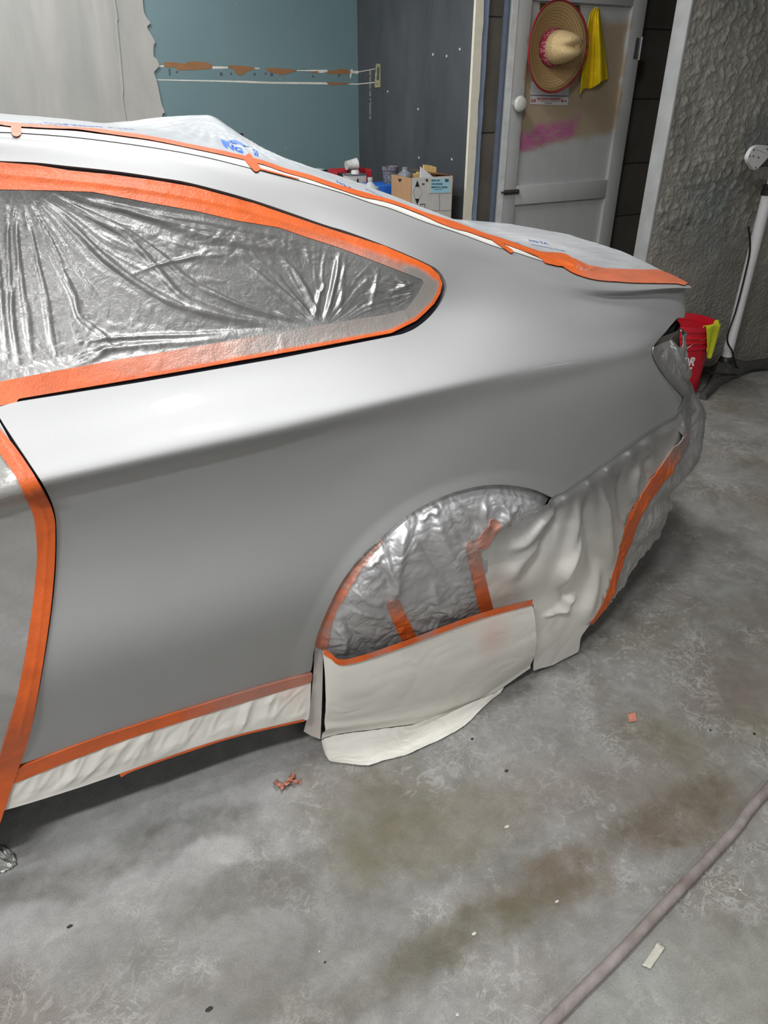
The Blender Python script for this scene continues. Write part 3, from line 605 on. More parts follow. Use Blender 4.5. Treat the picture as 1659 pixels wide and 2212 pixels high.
# the panel beyond the frame: roof rail, door and front
def uv_box(u0, u1, v0, v1): return lambda px, py, P, U, V: np.minimum(np.minimum(U-u0, u1-U), np.minimum(V-v0, v1-V))
patch('roof_rail', M_PAINT, car, uv_box(-2.1, -1.045, 12.1, 13.05), (-2.15, -1.0), (12, 13.1), 40, 16)
GAPX = lambda Z: np.interp(Z, [.298, .428, .639, .748, .823, .865, .933, 1.0], [-.962, -.908, -.832, -.796, -.778, -.779, -.792, -.812])
door_sd = lambda px, py, P, U, V: np.minimum(np.minimum(GAPX(P[..., 2])-.006-P[..., 0], P[..., 0]+2.1), np.minimum(P[..., 2]-.322, 9.97-V))
dp = patch('door_panel', M_PAINT, car, door_sd, (-2.15, -.74), (.8, 10.2), 220, 130, rim=.012)
dark = patch('inner_body', M_DARK, car, lambda px, py, P, U, V: np.minimum(P[..., 2]-.16, np.where(U > .25, 8.6, 12.4)-V), (-2.5, 1.30), (0, 13), 120, 70, off=-.016, flare=False)
# far flank and front closing (mirror of the near one)
u = np.linspace(-2.5, 1.3, 90); v = np.linspace(.2, 13, 60); P = S.grid(u, v, False); P[..., 1] = 1.82-P[..., 1]
me = clip_mesh('far_flank', P, np.ones(P.shape[:2])); me.flip_normals(); world_child(link('far_flank', me, M_PAINT), car)
u = np.linspace(-2.5, 1.3, 90); v = np.linspace(13, 15, 16); P = S.grid(u, v, False); P -= np.array([0, 0, .004]); P = np.concatenate([P, (P*np.array([1, -1, 1])+np.array([0, 1.82, 0]))[:, -2::-1]], 1)
world_child(link('roof_and_boot', clip_mesh('roof_and_boot', P, np.ones(P.shape[:2])), M_PAINT), car)
box('floor_pan', (-2.5, .25, .17), (.6, 1.57, .24), M_DARK, car)
M_RUB = simple('tyre_rubber', (.02, .02, .02), .85); M_ALLOY = simple('grey_alloy', (.3, .3, .31), .35, .9)
for wx, wy in ((0, .17), (0, 1.65), (-2.2, .17), (-2.2, 1.65)):
    wm = Matrix.Translation((wx, wy, .325)) @ Matrix.Rotation(math.pi/2, 4, 'X')
    wl = lathe('wheel', [(.20, -.09), (.235, -.10), (.30, -.105), (.322, -.085), (.325, 0), (.322, .085), (.30, .105), (.235, .10), (.20, .09)], M_RUB, car, 36, wm, False)
    rm_ = lathe('rim', [(.03, .02), (.06, .04), (.19, .03), (.225, .075), (.225, -.08), (.18, -.06), (.03, -.05)], M_ALLOY, None, 36, wm, False); rm_.parent = wl
# tail lamp sliver and window trim
M_LAMP = simple('smoked_red_lamp', (.07, .055, .045), .15, coat=.6)
patch('tail_lamp', M_LAMP, car, uv_box(.62, 1.06, 5.6, 8.1), (.6, 1.1), (5.5, 8.2), 60, 30, off=-.004)
patch('window_trim', M_BLACK, car, lambda px, py, P, U, V: np.where(U < .2, qh(px, py)+6, -5), (-1.05, .12), (9.4, 12.9), 200, 120, off=-.007)

# ---------------------------------------------------------------- masking over the side window
HOLE_S = [(-300, 333), (-60, 346), (0, 350), (76, 356), (152, 368), (253, 378), (354, 392), (420, 403.5), (550, 439), (700, 490), (830, 531), (900, 561), (930, 576), (948, 593), (956, 612), (951, 634), (938, 656), (920, 674), (900, 692), (872, 706), (846, 718.5), (700, 746), (400, 800), (200, 834), (40, 861), (34, 870), (0, 876), (-60, 890), (-300, 930)]
WF = [(-300, 395), (-60, 408), (0, 409), (120, 411), (199, 414), (253, 424), (337, 440), (422, 455), (512, 476), (603, 491), (663, 512), (729, 533), (844, 577), (912, 604), (916, 612), (905, 633), (893, 650), (877, 668), (830, 680), (783, 687), (693, 702), (603, 717), (482, 738), (362, 759), (253, 777), (120, 801), (0, 824), (-60, 835), (-300, 870)]
shs, swf = sdf_poly(HOLE_S), sdf_poly(WF)
folds = [  # px line, width px, height mm
 ([(68, 412), (150, 480), (230, 560), (330, 630), (400, 662), (520, 690), (660, 706)], 9, 6.0), ([(88, 414), (200, 470), (280, 515), (345, 585), (410, 650), (560, 692)], 8, 5.0),
 ([(100, 415), (220, 468), (330, 535), (420, 612), (560, 676), (650, 700)], 7, 4.0), ([(50, 412), (110, 520), (160, 640), (200, 700)], 9, 3.5), ([(40, 410), (70, 520), (100, 650), (118, 790)], 9, 4.0),
 ([(25, 410), (40, 560), (60, 700), (72, 806)], 8, 4.0), ([(12, 410), (18, 560), (28, 700), (45, 812)], 7, 4.0), ([(-15, 405), (-6, 560), (8, 700), (22, 816)], 7, 4), ([(60, 412), (130, 520), (180, 600), (260, 690)], 6, 2.5),
 ([(110, 414), (260, 450), (420, 500), (560, 530), (720, 545)], 10, 4.0), ([(150, 414), (300, 455), (450, 478), (620, 512), (733, 540)], 7, 3.0), ([(200, 430), (330, 470), (500, 505), (640, 540)], 6, 3.0),
 ([(735, 532), (728, 590), (716, 640), (702, 700)], 8, 6.0), ([(722, 535), (716, 590), (705, 650), (690, 702)], 6, -4.0), ([(750, 540), (742, 600), (738, 650), (735, 694)], 7, 3), ([(712, 600), (690, 640), (680, 700)], 6, 4),
 ([(820, 575), (812, 620), (800, 680)], 6, 3), ([(846, 580), (870, 610), (892, 640)], 7, 4), ([(905, 606), (870, 620), (830, 640)], 6, 3), ([(880, 595), (890, 625), (880, 660)], 5, 3),
 ([(120, 792), (200, 760), (300, 745), (420, 738), (600, 712)], 9, 5.0), ([(125, 745), (250, 728), (400, 722), (560, 714)], 6, 3.0), ([(160, 620), (170, 680), (230, 730), (250, 775)], 7, 3.5), ([(140, 800), (210, 770), (235, 735)], 8, 5),
 ([(420, 600), (480, 640), (560, 670), (690, 700)], 6, 3), ([(520, 560), (600, 620), (660, 665), (695, 702)], 6, 3.5), ([(600, 540), (650, 600), (680, 660), (700, 700)], 6, 3), ([(260, 600), (380, 560), (520, 545)], 5, 1.5), ([(300, 580), (420, 552), (470, 525)], 4, 1.6)]
fold_f = [(taper(cr(p, 4), wpx), h*.001) for p, wpx, h in folds]
def win_disp(px, py, P):
    s = swf(px, py); k = np.clip(s/30, 0, 1); d = 0
    for f, h in fold_f: d = d+h*f(px, py)
    x, z = P[..., 0]*1.0, P[..., 2]
    r1 = np.hypot(px-42, py-396); t1 = np.arctan2(py-396, px-42); t1 = t1+.10*noise2(px/150, py/150)
    d = d*1.15+(.0028*noise2(t1*13, r1/420)+.0022*noise2(t1*27+5, r1/300)+.0006*noise2(t1*55+2, r1/200))*np.clip(r1/60, 0, 1)*np.clip(1.5-r1/420, 0, 1)
    r2 = np.hypot(px-698, py-712); t2 = np.arctan2(py-712, px-698)+.08*noise2(px/90, py/90)
    d = d+(.0026*noise2(t2*9, r2/260)+.0020*noise2(t2*20+8, r2/200))*np.clip(r2/30, 0, 1)*np.clip(1.4-r2/230, 0, 1)
    r3 = np.hypot(px-135, py-800); t3 = np.arctan2(py-800, px-135); d = d+.0026*noise2(t3*11, r3/200)*np.clip(r3/25, 0, 1)*np.clip(1.2-r3/160, 0, 1)
    r4 = np.hypot(px-925, py-625); t4 = np.arctan2(py-625, px-925); d = d+.0030*noise2(t4*14+3, r4/150)*np.clip(r4/25, 0, 1)*np.clip(1.2-r4/120, 0, 1)
    c = .0022*crumple(x*12+z*5, z*20, 2)*np.clip((px-60)/200, .25, 1)+.0004*noise2(x*60-z*30, z*70+x*25)
    rough = np.clip(gauss(px, py, 560, 520, 260, 50)+gauss(px, py, 860, 630, 90, 60)+gauss(px, py, 250, 760, 160, 40), 0, 1)
    return np.maximum(k*(d*.8+c+rough*.0028*crumple(x*34, z*60, 2))-.004*k, -.0035)
wf = empty('window_masking', (-.35, .15, 1.0), 'silver oversprayed plastic film taped over the side window of the coupe', 'masking film')
patch('film', M_WFILM, wf, lambda px, py, P, U, V: np.where(U < .2, swf(px, py)+9, -5), (-1.05, .12), (9.8, 12.75), 520, 300, off=-.0015, disp=win_disp,
      spray=lambda px, py, P: .62+.3*np.clip((py-560)/200, -1, .8)+.35*gauss(px, py, 780, 640, 160, 70)-.35*np.clip(1-(py-400)/70, 0, 1)*np.clip((px-60)/80, 0, 1)-.22*np.clip((600-px)/600, 0, 1)*np.clip((620-py)/150, 0, 1))
bev = lambda px, py, P: .0035+.0012*crumple(P[..., 0]*30, P[..., 2]*30, 2)+.0012*np.sin(np.clip((px-100)/50, 0, 99)+noise2(px/60, py/60)*3)*np.clip(swf(px, py)/-8, 0, 1)*0
ring = lambda px, py, P, U, V: np.where(U < .2, np.minimum(shs(px, py), -swf(px, py)), -5)
W_MID = np.array([(-300, 880), (40, 838), (700, 724), (1000, 640)])
lowb = lambda px, py: py-np.interp(px, [-300, 0, 300, 600, 700, 845, 905, 960], [700, 700, 680, 640, 640, 640, 618, 590])
tape_spray_low = lambda px, py, P: np.clip((px-150)/450, 0, 1)*.98*np.clip((shs(px, py)-5)/6, 0, 1)*np.clip(lowb(px, py)/10, 0, 1)+.62*np.clip((px-600)/250, 0, 1)*np.clip((shs(px, py)-14)/14, 0, 1)+.95*np.clip((px-860)/40, 0, 1)*np.clip((shs(px, py)-10)/12, 0, 1)
def ridge_tape(px, py, P):   # a second layer of tape overlapping the first gives a long ridge
    r = near(cr([(-60, 372), (0, 376), (130, 388), (260, 402), (420, 428), (560, 462), (720, 514), (860, 566)], 4), 7)(px, py)
    return .0026+.0016*r+.0018*np.clip(crumple(P[..., 0]*22, P[..., 2]*22, 2)-.25, 0, 1)*np.clip(-swf(px, py)/10, 0, 1)
patch('tape_border', M_TAPE, wf, ring, (-1.05, .12), (9.6, 12.85), 420, 260, off=-.003, disp=ridge_tape, spray=tape_spray_low, rim=.003)

# the masking goes on over the door glass, beyond the frame
fd2 = lambda px, py, P: .001+.006*crumple(P[..., 0]*7-P[..., 2]*6, P[..., 2]*8, 2)
patch('film', M_WFILM, wf, uv_box(-1.95, -1.03, 10.2, 12.0), (-2.0, -1.0), (10, 12.3), 120, 90, disp=fd2, spray=lambda px, py, P: .55+0*px)
for va, vb in ((10.02, 10.35), (11.85, 12.2)): patch('tape_border', M_TAPE, wf, uv_box(-1.95, -1.03, va, vb), (-2.0, -1.0), (9.9, 12.4), 80, 90, off=.003, spray=lambda px, py, P: 0*px)
# ---------------------------------------------------------------- door masking (left edge of the picture)
dm = empty('door_masking', (-.95, .03, .3), 'translucent plastic film over the coupe door with a wide orange tape border', 'masking film')
tp_l = [(-30, 940), (0, 983), (39, 1039), (64, 1090), (75, 1129), (79, 1215), (69, 1314), (51, 1430), (26, 1537), (0, 1619), (-30, 1700)]
tp_r = [(-30, 870), (-14, 905), (0, 928), (28, 962), (58, 1004), (92, 1055), (113, 1100), (118, 1146), (116, 1236), (105, 1344), (84, 1473), (62, 1580), (38, 1653), (0, 1770), (-30, 1850)]
tpoly = sdf_poly(np.vstack([cr(tp_r, 4), cr(tp_l, 4)[::-1]])); dfp = sdf_poly(np.vstack([[(-4000, 300), (-30, 860)], cr(tp_l, 4)+np.array([6, 0]), [(-30, 1830), (-4000, 2600)]]))
dfd = lambda px, py, P: .004+.006*crumple(P[..., 0]*7+P[..., 2]*3, P[..., 2]*3, 2)+.004*noise2(P[..., 0]*20+P[..., 2]*18, P[..., 2]*6)
patch('film', M_BFILM, dm, lambda px, py, P, U, V: np.minimum(np.minimum(np.where(px > -200, dfp(px, py), GAPX(P[..., 2])-.06-P[..., 0]), P[..., 0]+2.1), np.minimum(P[..., 2]-.33, 1.0-P[..., 2])), (-2.15, -.74), (.8, 10.0), 300, 260, disp=dfd,
      spray=lambda px, py, P: np.clip(.15+.55*np.clip((py-1000)/300, 0, 1)*np.clip(1.4-(py-1100)/700, 0, 1), 0, 1))
patch('tape_border', M_TAPE, dm, lambda px, py, P, U, V: tpoly(px, py), (-1.15, -.7), (.3, 11.0), 260, 320, off=.009, disp=lambda px, py, P: .0015*crumple(P[..., 0]*25, P[..., 2]*18, 2)+.001*near(cr([(a+(b-a)*.55, y) for a, b, y in ((0, 10, 960), (70, 108, 1100), (76, 117, 1200), (60, 95, 1400), (20, 60, 1570))], 4), 4)(px, py), spray=lambda px, py, P: .0*px, rim=.008, surf=SD)

# ---------------------------------------------------------------- sill masking
sm = empty('sill_masking', (-.65, .06, .15), 'white masking paper strip under the coupe door sill, taped along its top', 'masking paper')
sill_top = [(-40, 1690), (20, 1668), (140, 1622), (258, 1583), (472, 1515), (672, 1456)]
sill_bot = [(-40, 1766), (0, 1752), (60, 1735), (172, 1700), (260, 1670), (344, 1644), (430, 1614), (515, 1589), (600, 1567), (657, 1556), (668, 1540), (672, 1456)]
ssp = sdf_poly(np.vstack([cr(sill_top, 4), cr(sill_bot, 4)[::-1]]))
def sill_disp(px, py, P):   # diagonal pull folds
    a = P[..., 0]*26-P[..., 2]*20; w_ = noise2(P[..., 0]*5, P[..., 2]*3)*2.2
    k = np.clip((ssp(px, py)-5)/22, 0, 1)
    return k*(.016*np.clip(.35-np.abs(noise2(a*.42+w_*.4, (P[..., 0]+P[..., 2])*4))*1.6, 0, 1)+.006*np.clip(.3-np.abs(noise2(a*.9+5, (P[..., 0]+P[..., 2])*6))*1.6, 0, 1)+.004*crumple(P[..., 0]*14-P[..., 2]*9, P[..., 2]*9, 2))
patch('paper', M_PAPER, sm, lambda px, py, P, U, V: np.where(px > -35, ssp(px, py), np.minimum(.30-P[..., 2], P[..., 2]-.17)), (-2.1, -.28), (.2, 2.6), 560, 120, surf=SD, off=.0015, disp=sill_disp,
      spray=lambda px, py, P: .0*px, pink=lambda px, py, P: .35*gauss(px, py, 640, 1490, 40, 40), rim=.002)
st_ = sdf_poly(np.vstack([cr([(38, 1654), (140, 1613), (258, 1572), (472, 1506), (560, 1480), (672, 1450)], 4), cr([(20, 1690), (258, 1597), (472, 1529), (670, 1469)], 4)[::-1]]))
patch('tape', M_TAPE, sm, lambda px, py, P, U, V: np.where(px > 0, st_(px, py), np.where(px < -30, np.minimum(.328-P[..., 2], P[..., 2]-.298)*1000, -5)), (-2.1, -.3), (1.0, 3.0), 420, 90, surf=SD, off=.007, disp=lambda px, py, P: .0012*crumple(P[..., 0]*30, P[..., 2]*60, 2), spray=lambda px, py, P: np.clip((px-380)/300, 0, .45), rim=.006)
st2 = sdf_stroke(cr([(262, 1672), (290, 1660), (420, 1615), (520, 1585), (655, 1554)], 4), [8, 4, 5, 4, 5])
patch('tape', M_TAPE, sm, lambda px, py, P, U, V: st2(px, py), (-1.0, -.3), (.2, 2.4), 400, 130, surf=SD, off=.0035, disp=sill_disp, spray=lambda px, py, P: 0*px)

# ---------------------------------------------------------------- wheel arch and bumper masking
DT = cr([(1470, 940), (1437, 999), (1402, 1047), (1366, 1104), (1347, 1157), (1334, 1198), (1313, 1267), (1296, 1305), (1270, 1340)], 4)
hem = cr([(1270, 1340), (1258, 1356), (1248, 1372), (1243, 1400), (1230, 1418), (1204, 1428), (1186, 1432), (1146, 1442)], 4)
bpo = np.vstack([SEAM[:-2]-np.array([0, 2]), DT, hem, [(1146, 1300), (1020, 1340), (1030, 1200), (1050, 1150), (1140, 1110)]])
bsd = sdf_poly(bpo)
pleats = [([(1245, 1060), (1236, 1110), (1215, 1200), (1180, 1290)], 12, 9), ([(1268, 1050), (1262, 1120), (1275, 1200), (1280, 1270)], 14, -9), ([(1290, 1035), (1300, 1110), (1306, 1190), (1310, 1240)], 12, 9), ([(1335, 1010), (1332, 1060), (1340, 1110), (1340, 1150)], 10, -8), ([(1372, 990), (1358, 1040), (1358, 1090)], 9, 8), ([(1395, 975), (1390, 1010), (1400, 1040)], 8, -7),
          ([(1215, 1070), (1190, 1130), (1150, 1200), (1110, 1260)], 14, -9), ([(1200, 1090), (1165, 1120), (1130, 1160), (1080, 1190)], 10, 8), ([(1245, 1130), (1230, 1180), (1200, 1230), (1196, 1270)], 9, 9), ([(1250, 1190), (1225, 1240), (1215, 1290), (1240, 1310)], 10, -8), ([(1240, 1280), (1215, 1300), (1190, 1320)], 8, 7), ([(1175, 1150), (1120, 1200), (1080, 1260)], 16, 8), ([(1290, 1200), (1270, 1280), (1250, 1350)], 14, 8), ([(1160, 1330), (1200, 1310), (1235, 1295)], 8, 6)]
plf = [(taper(cr(p, 4), wpx), h*.001) for p, wpx, h in pleats]
sd_top = near(np.vstack([SEAM, LAMPE[:-2]]), 20)
def bp_disp(px, py, P):
    d = 0
    for f, h in plf: d = d+h*f(px, py)
    sl = (px-1192)*.80-(py-1075)*.59; gath = .0045*np.sin(sl/8.5+2.0*noise2(sl/40, py*0+3))*np.clip(1-(py-np.interp(px, [1192, 1292, 1392, 1471], [1075, 1010, 940, 875]))/75, 0, 1)*(py > 0)*(px > 1180)
    k = 1-np.clip(near(SEAM, 9)(px, py), 0, 1); hemb = np.clip((py-1300)/120, 0, 1)
    return .003+k*(d*1.9+gath+.004*crumple(P[..., 0]*6, P[..., 2]*5, 2)+.008)+.006*noise2(P[..., 0]*9, P[..., 2]*4)*hemb
am = empty('arch_masking', (0, .03, .3), 'silver oversprayed crinkled sheet filling the rear wheel arch of the coupe', 'masking paper')
TL = cr([(696, 1404), (710, 1413), (723, 1421), (745, 1428), (770, 1423), (857, 1394), (947, 1362), (1023, 1333), (1092, 1311), (1148, 1299)], 5)
arch_sheet = np.vstack([ARCH, [(1150, 1110), (1056, 1158), (1042, 1200), (1040, 1322)], TL[TL[:, 0] < 1040][::-1], [(680, 1412)]])
asd = sdf_poly(arch_sheet)
af = [([(1045, 1075), (1040, 1110), (1050, 1150)], 8, 8), ([(1100, 1075), (1070, 1130), (1050, 1160)], 8, 8), ([(985, 1080), (1010, 1110), (1030, 1150)], 9, -9), ([(1075, 1070), (1085, 1110), (1072, 1150)], 7, 7), ([(965, 1105), (990, 1150), (1008, 1180)], 9, -8),
      ([(945, 1090), (950, 1160), (1000, 1250), (1020, 1300)], 16, 9), ([(890, 1140), (930, 1210), (985, 1260)], 14, -8), ([(880, 1120), (860, 1190), (850, 1260), (860, 1300)], 14, 9), ([(830, 1180), (836, 1230), (850, 1260), (833, 1300)], 9, 8), ([(800, 1210), (830, 1240), (840, 1270)], 8, -7),
      ([(745, 1310), (800, 1318), (836, 1325)], 10, 7), ([(760, 1270), (790, 1290), (830, 1300)], 8, 6), ([(715, 1350), (740, 1370), (735, 1410)], 8, 7), ([(735, 1320), (760, 1360), (800, 1400)], 10, -6), ([(930, 1240), (940, 1300), (1000, 1325)], 12, 8), ([(1120, 1080), (1090, 1110), (1075, 1145)], 7, 7), ([(870, 1330), (900, 1350), (960, 1345)], 10, 7), ([(905, 1130), (925, 1110), (950, 1092)], 6, 7), ([(932, 1105), (940, 1108), (948, 1095)], 6, 6), ([(785, 1230), (815, 1205), (830, 1180)], 7, 6)]
aff = [(taper(cr(p, 4), wpx), h*.001) for p, wpx, h in af]
def arch_disp(px, py, P):
    e = np.clip(near(ARCH, 30)(px, py), 0, 1); k = np.clip(asd(px, py)/25, 0, 1)
    d = 0
    for f, h in aff: d = d+h*f(px, py)
    edge_c = np.clip(1-asd(px, py)/130, 0, 1)
    return -.012*e+k*(d+.008*crumple(P[..., 0]*9+P[..., 2]*4, P[..., 2]*9, 3)-.004+.010*edge_c*crumple(P[..., 0]*22+3, P[..., 2]*24, 3))+.012*(1-e)
patch('sheet', M_ARCH, am, lambda px, py, P, U, V: asd(px, py)+5, (-.42, .32), (1.0, 6.4), 330, 330, surf=SD, disp=arch_disp, spray=lambda px, py, P: np.clip(1.05-.5*np.clip((py-1330)/120, 0, 1)*np.clip((px-820)/60, 0, 1)-.25*np.clip((py-1250)/100, 0, 1)*np.clip((px-850)/80, 0, 1), 0, 1), pink=lambda px, py, P: 0*px, flare=False)
sa = sdf_stroke([(846, 1300), (884, 1384)], 31); sb = sdf_stroke([(1014, 1180), (1026, 1235), (1048, 1326)], [29, 27, 30]); s_c = sdf_stroke([(1058, 1128), (1036, 1168)], 24)
for nm, sd_, sp_ in (('tape', sa, lambda px, py, P: .62*np.clip(1-(py-1300)/30, 0, 1)), ('tape', sb, lambda px, py, P: .72*np.clip(1-(py-1195)/75, 0, 1)), ('tape', s_c, lambda px, py, P: .55+0*px)):
    patch(nm, M_TAPE, am, lambda px, py, P, U, V, sd_=sd_: sd_(px, py), (-.42, .32), (1.0, 6.4), 260, 260, surf=SD, off=.0025, disp=lambda px, py, P: np.maximum(arch_disp(px, py, P), np.where(bsd(px, py) > -14, bp_disp(px, py, P), -9)), spray=sp_, rim=.003, flare=False)
se = sdf_stroke(cr([(692, 1392), (703, 1355), (722, 1312), (760, 1250), (800, 1200), (830, 1170)], 4), [30, 24, 18, 14, 10, 4])
patch('tape', M_TAPE, am, lambda px, py, P, U, V: np.minimum(se(px, py), asd(px, py)+3), (-.42, 0), (1.0, 6.0), 200, 260, surf=SD, off=.002, disp=arch_disp, spray=lambda px, py, P: .30+.5*np.clip(noise2(px/14, py/14)+.25, 0, 1)+.3*np.clip((1250-py)/60, 0, 1), flare=False)

bp = empty('bumper_paper', (.4, .03, .05), 'white masking paper hanging from the rear bumper seam, silver dusted along its top', 'masking paper')
ramp_sp = lambda px, py: np.clip(1.0-(py-np.interp(px, [1040, 1192, 1300, 1450], [1130, 1078, 1008, 905]))/150, 0, 1)
patch('paper', M_PAPER, bp, lambda px, py, P, U, V: np.where(U < .95, bsd(px, py), -5), (-.05, .9), (.1, 6.4), 400, 380, surf=SD, disp=bp_disp, spray=lambda px, py, P: ramp_sp(px, py)*.95+.35*gauss(px, py, 1330, 1100, 90, 120), pink=lambda px, py, P: .35*gauss(px, py, 1070, 1260, 40, 45)+.25*gauss(px, py, 1080, 1140, 40, 20), rim=.002, flare=False)
# bumper film wraps on around the rear corner
bfm = empty('bumper_film', (.9, .4, .1), 'crinkled grey plastic film wrapped over the coupe rear bumper and tail lamp', 'masking film')
bfo = np.vstack([SEAM[-5:]-np.array([0, 2]), LAMPE[1:-9]-np.array([4, 1]), [(1434, 716), (1443, 734), (1451, 748), (1464, 752), (1466, 690), (1750, 690), (1750, 1000), (1560, 1090), (1481, 1060), (1444, 1136), (1402, 1171), (1365, 1215), (1337, 1264), (1292, 1318), (1262, 1345)], DT[::-1]-np.array([12, 0])])
bfs = sdf_poly(bfo)
bff = [(taper(cr(p, 4), wpx), h*.001) for p, wpx, h in [([(1425, 740), (1440, 790), (1470, 830), (1495, 870), (1500, 920), (1480, 980), (1450, 1040)], 8, 9), ([(1440, 735), (1455, 780), (1485, 830), (1505, 880)], 6, 8), ([(1475, 870), (1490, 900), (1485, 950), (1460, 1000)], 6, -8), ([(1470, 880), (1462, 930), (1440, 975)], 7, 7), ([(1505, 930), (1485, 985), (1455, 1030), (1420, 1060)], 8, 8), ([(1495, 1000), (1450, 1060), (1400, 1090)], 10, -7), ([(1420, 1080), (1390, 1130), (1360, 1180)], 9, 7), ([(1470, 1060), (1420, 1100), (1380, 1160)], 10, 7), ([(1430, 750), (1425, 780), (1445, 815)], 5, -7)]]
def bf_disp(px, py, P):
    d = 0
    for f, h in bff: d = d+h*f(px, py)
    k = 1-np.clip(sd_top(px, py), 0, 1)
    return .004+k*(d*1.7+.010*crumple(P[..., 0]*9+P[..., 1]*4, P[..., 2]*6, 3)+.010*crumple(P[..., 0]*26+P[..., 1]*20, P[..., 2]*14, 2)+.003)
patch('film', M_BFILM, bfm, lambda px, py, P, U, V: np.where(U < .93, bfs(px, py), np.minimum((6.9-V)*60, (P[..., 2]-.14)*300)), (.3, 1.30), (.4, 8.6), 420, 380, surf=SD, disp=bf_disp, spray=lambda px, py, P: np.clip(.95-np.clip((py-900)/350, 0, .8)+.25*noise2(px/40, py/40), 0, 1), rim=.002, flare=False)
wdt = [18, 26, 25, 24, 22, 16, 13, 10, 7]
dts = sdf_stroke(DT, wdt)
patch('tape', M_TAPE, bfm, lambda px, py, P, U, V: np.where(U < .95, dts(px, py), -5), (.3, 1.0), (.4, 6.5), 300, 330, surf=SD, off=.0015, disp=lambda px, py, P: np.maximum(.007+.45*np.maximum(bp_disp(px, py, P), bf_disp(px, py, P)), np.maximum(bp_disp(px, py, P), bf_disp(px, py, P))), spray=lambda px, py, P: np.clip((1015-py)/60, 0, .85), rim=.003, flare=False)

# lower paper, hung from a tape line and folded out on the floor
lp = empty('skirt_paper', (.0, .03, 0), 'white masking paper skirt hanging below the arch tape and folded out on the floor', 'masking paper')
topc = cr([(697, 1405, .022), (712, 1414, .012), (745, 1428, .004), (857, 1394, -.012), (1023, 1333, -.016), (1148, 1299, -.014)], 14)
fold = cr([(694, 1598, .090), (705, 1592, .082), (745, 1583, .07), (830, 1572, .056), (930, 1556, .05), (1030, 1519, .045), (1146, 1443, .03)], 12)
outc = cr([(708, 1640), (716, 1648), (750, 1651), (795, 1655), (826, 1645), (884, 1630), (940, 1603), (988, 1580), (1018, 1556), (1046, 1527), (1074, 1503)], 8)
def resamp(A, n):
    s = np.concatenate([[0], np.cumsum(np.linalg.norm(np.diff(A, axis=0), axis=1))]); t = np.linspace(0, s[-1], n); return np.stack([np.interp(t, s, A[:, k]) for k in range(A.shape[1])], 1)
NS, NT_ = 260, 150
tc_ = np.array([atY(*p) for p in resamp(topc, NS)]); fc = np.array([atY(*p) for p in resamp(fold, NS)])
tt = np.linspace(0, 1, NT_); Pp = tc_[:, None, :]*(1-tt[None, :, None])+fc[:, None, :]*tt[None, :, None]
SS, TT = np.meshgrid(np.linspace(0, 1, NS), tt, indexing='ij')
bulge = .020*np.sin(np.pi*np.clip(TT*1.05, 0, 1))+.008*fbm(SS*2.6+2, TT*1.8, 2)*np.sin(np.pi*TT)**.6+.0028*crumple(SS*5, TT*4, 2)*np.clip(TT*3, 0, 1)+.010*np.exp(-((TT-.86+.22*(SS-.5)**2)/.06)**2)*np.clip(1.2-SS*1.6, 0, 1)
Pp[..., 1] -= bulge; Pp[..., 2] = np.maximum(Pp[..., 2], .006)
at = {'spray': np.clip(.10*gauss(SS, TT, .3, .02, .2, .05), 0, 1), 'pink': .45*gauss(SS, TT, .80, .22, .07, .2)+.18*gauss(SS, TT, .72, .05, .2, .05)}
o = link('paper', clip_mesh('paper', Pp, np.ones((NS, NT_)), at), M_PAPER); world_child(o, lp)
oc = np.array([atZ(*p, .004) for p in resamp(outc, 160)]); ic = fc[:int(NS*.86)]; ic = resamp(ic, 160); ic[:, 2] = np.maximum(ic[:, 2]-.004, .004)
tt = np.linspace(0, 1, 40); Pf = ic[:, None]*(1-tt[None, :, None])+oc[:, None]*tt[None, :, None]; SS, TT = np.meshgrid(np.linspace(0, 1, 160), tt, indexing='ij')
Pf[..., 2] = np.maximum(.004, Pf[..., 2]*(1-TT)**2)+.010*np.abs(noise2(SS*6, TT*2.5+4))*np.sin(np.pi*np.clip(TT, 0, 1))+.016*np.exp(-((TT-.28)/.14)**2)*(.5+.5*np.sin(SS*9+1))*np.clip(SS*4, 0, 1)+.004*crumple(SS*14, TT*5, 2)+.006*np.clip((TT-.85)/.15, 0, 1)*np.clip(noise2(SS*9, TT)+.4, 0, 1)
o = link('floor_flap', clip_mesh('floor_flap', Pf, np.ones(SS.shape), {'spray': 0*SS, 'pink': 0*SS}), M_PAPER); world_child(o, lp)
# tape line on its top edge
def ribbon(name, A, B, m, parent, off=(0, -.003, 0), n=3, attrs=None):
    A = np.asarray(A)+np.array(off); B = np.asarray(B)+np.array(off); t = np.linspace(0, 1, n); P = A[:, None]*(1-t[None, :, None])+B[:, None]*t[None, :, None]
    o = link(name, clip_mesh(name, P, np.ones(P.shape[:2]), attrs or {'spray': np.zeros(P.shape[:2])}), m); return world_child(o, parent)
ta = np.array([atY(x, y-6.5, Y-.003) for x, y, Y in resamp(topc, NS)]); tb = np.array([atY(x, y+6.5, Y-.004) for x, y, Y in resamp(topc, NS)])
sp_ = np.repeat(np.clip(.55*np.clip(noise2(np.linspace(0, 9, NS), np.zeros(NS))+.05, 0, 1)*2, 0, .6)[:, None], 3, 1)
ribbon('tape', ta, tb, M_TAPE, lp, off=(0, -.004, 0), attrs={'spray': sp_})
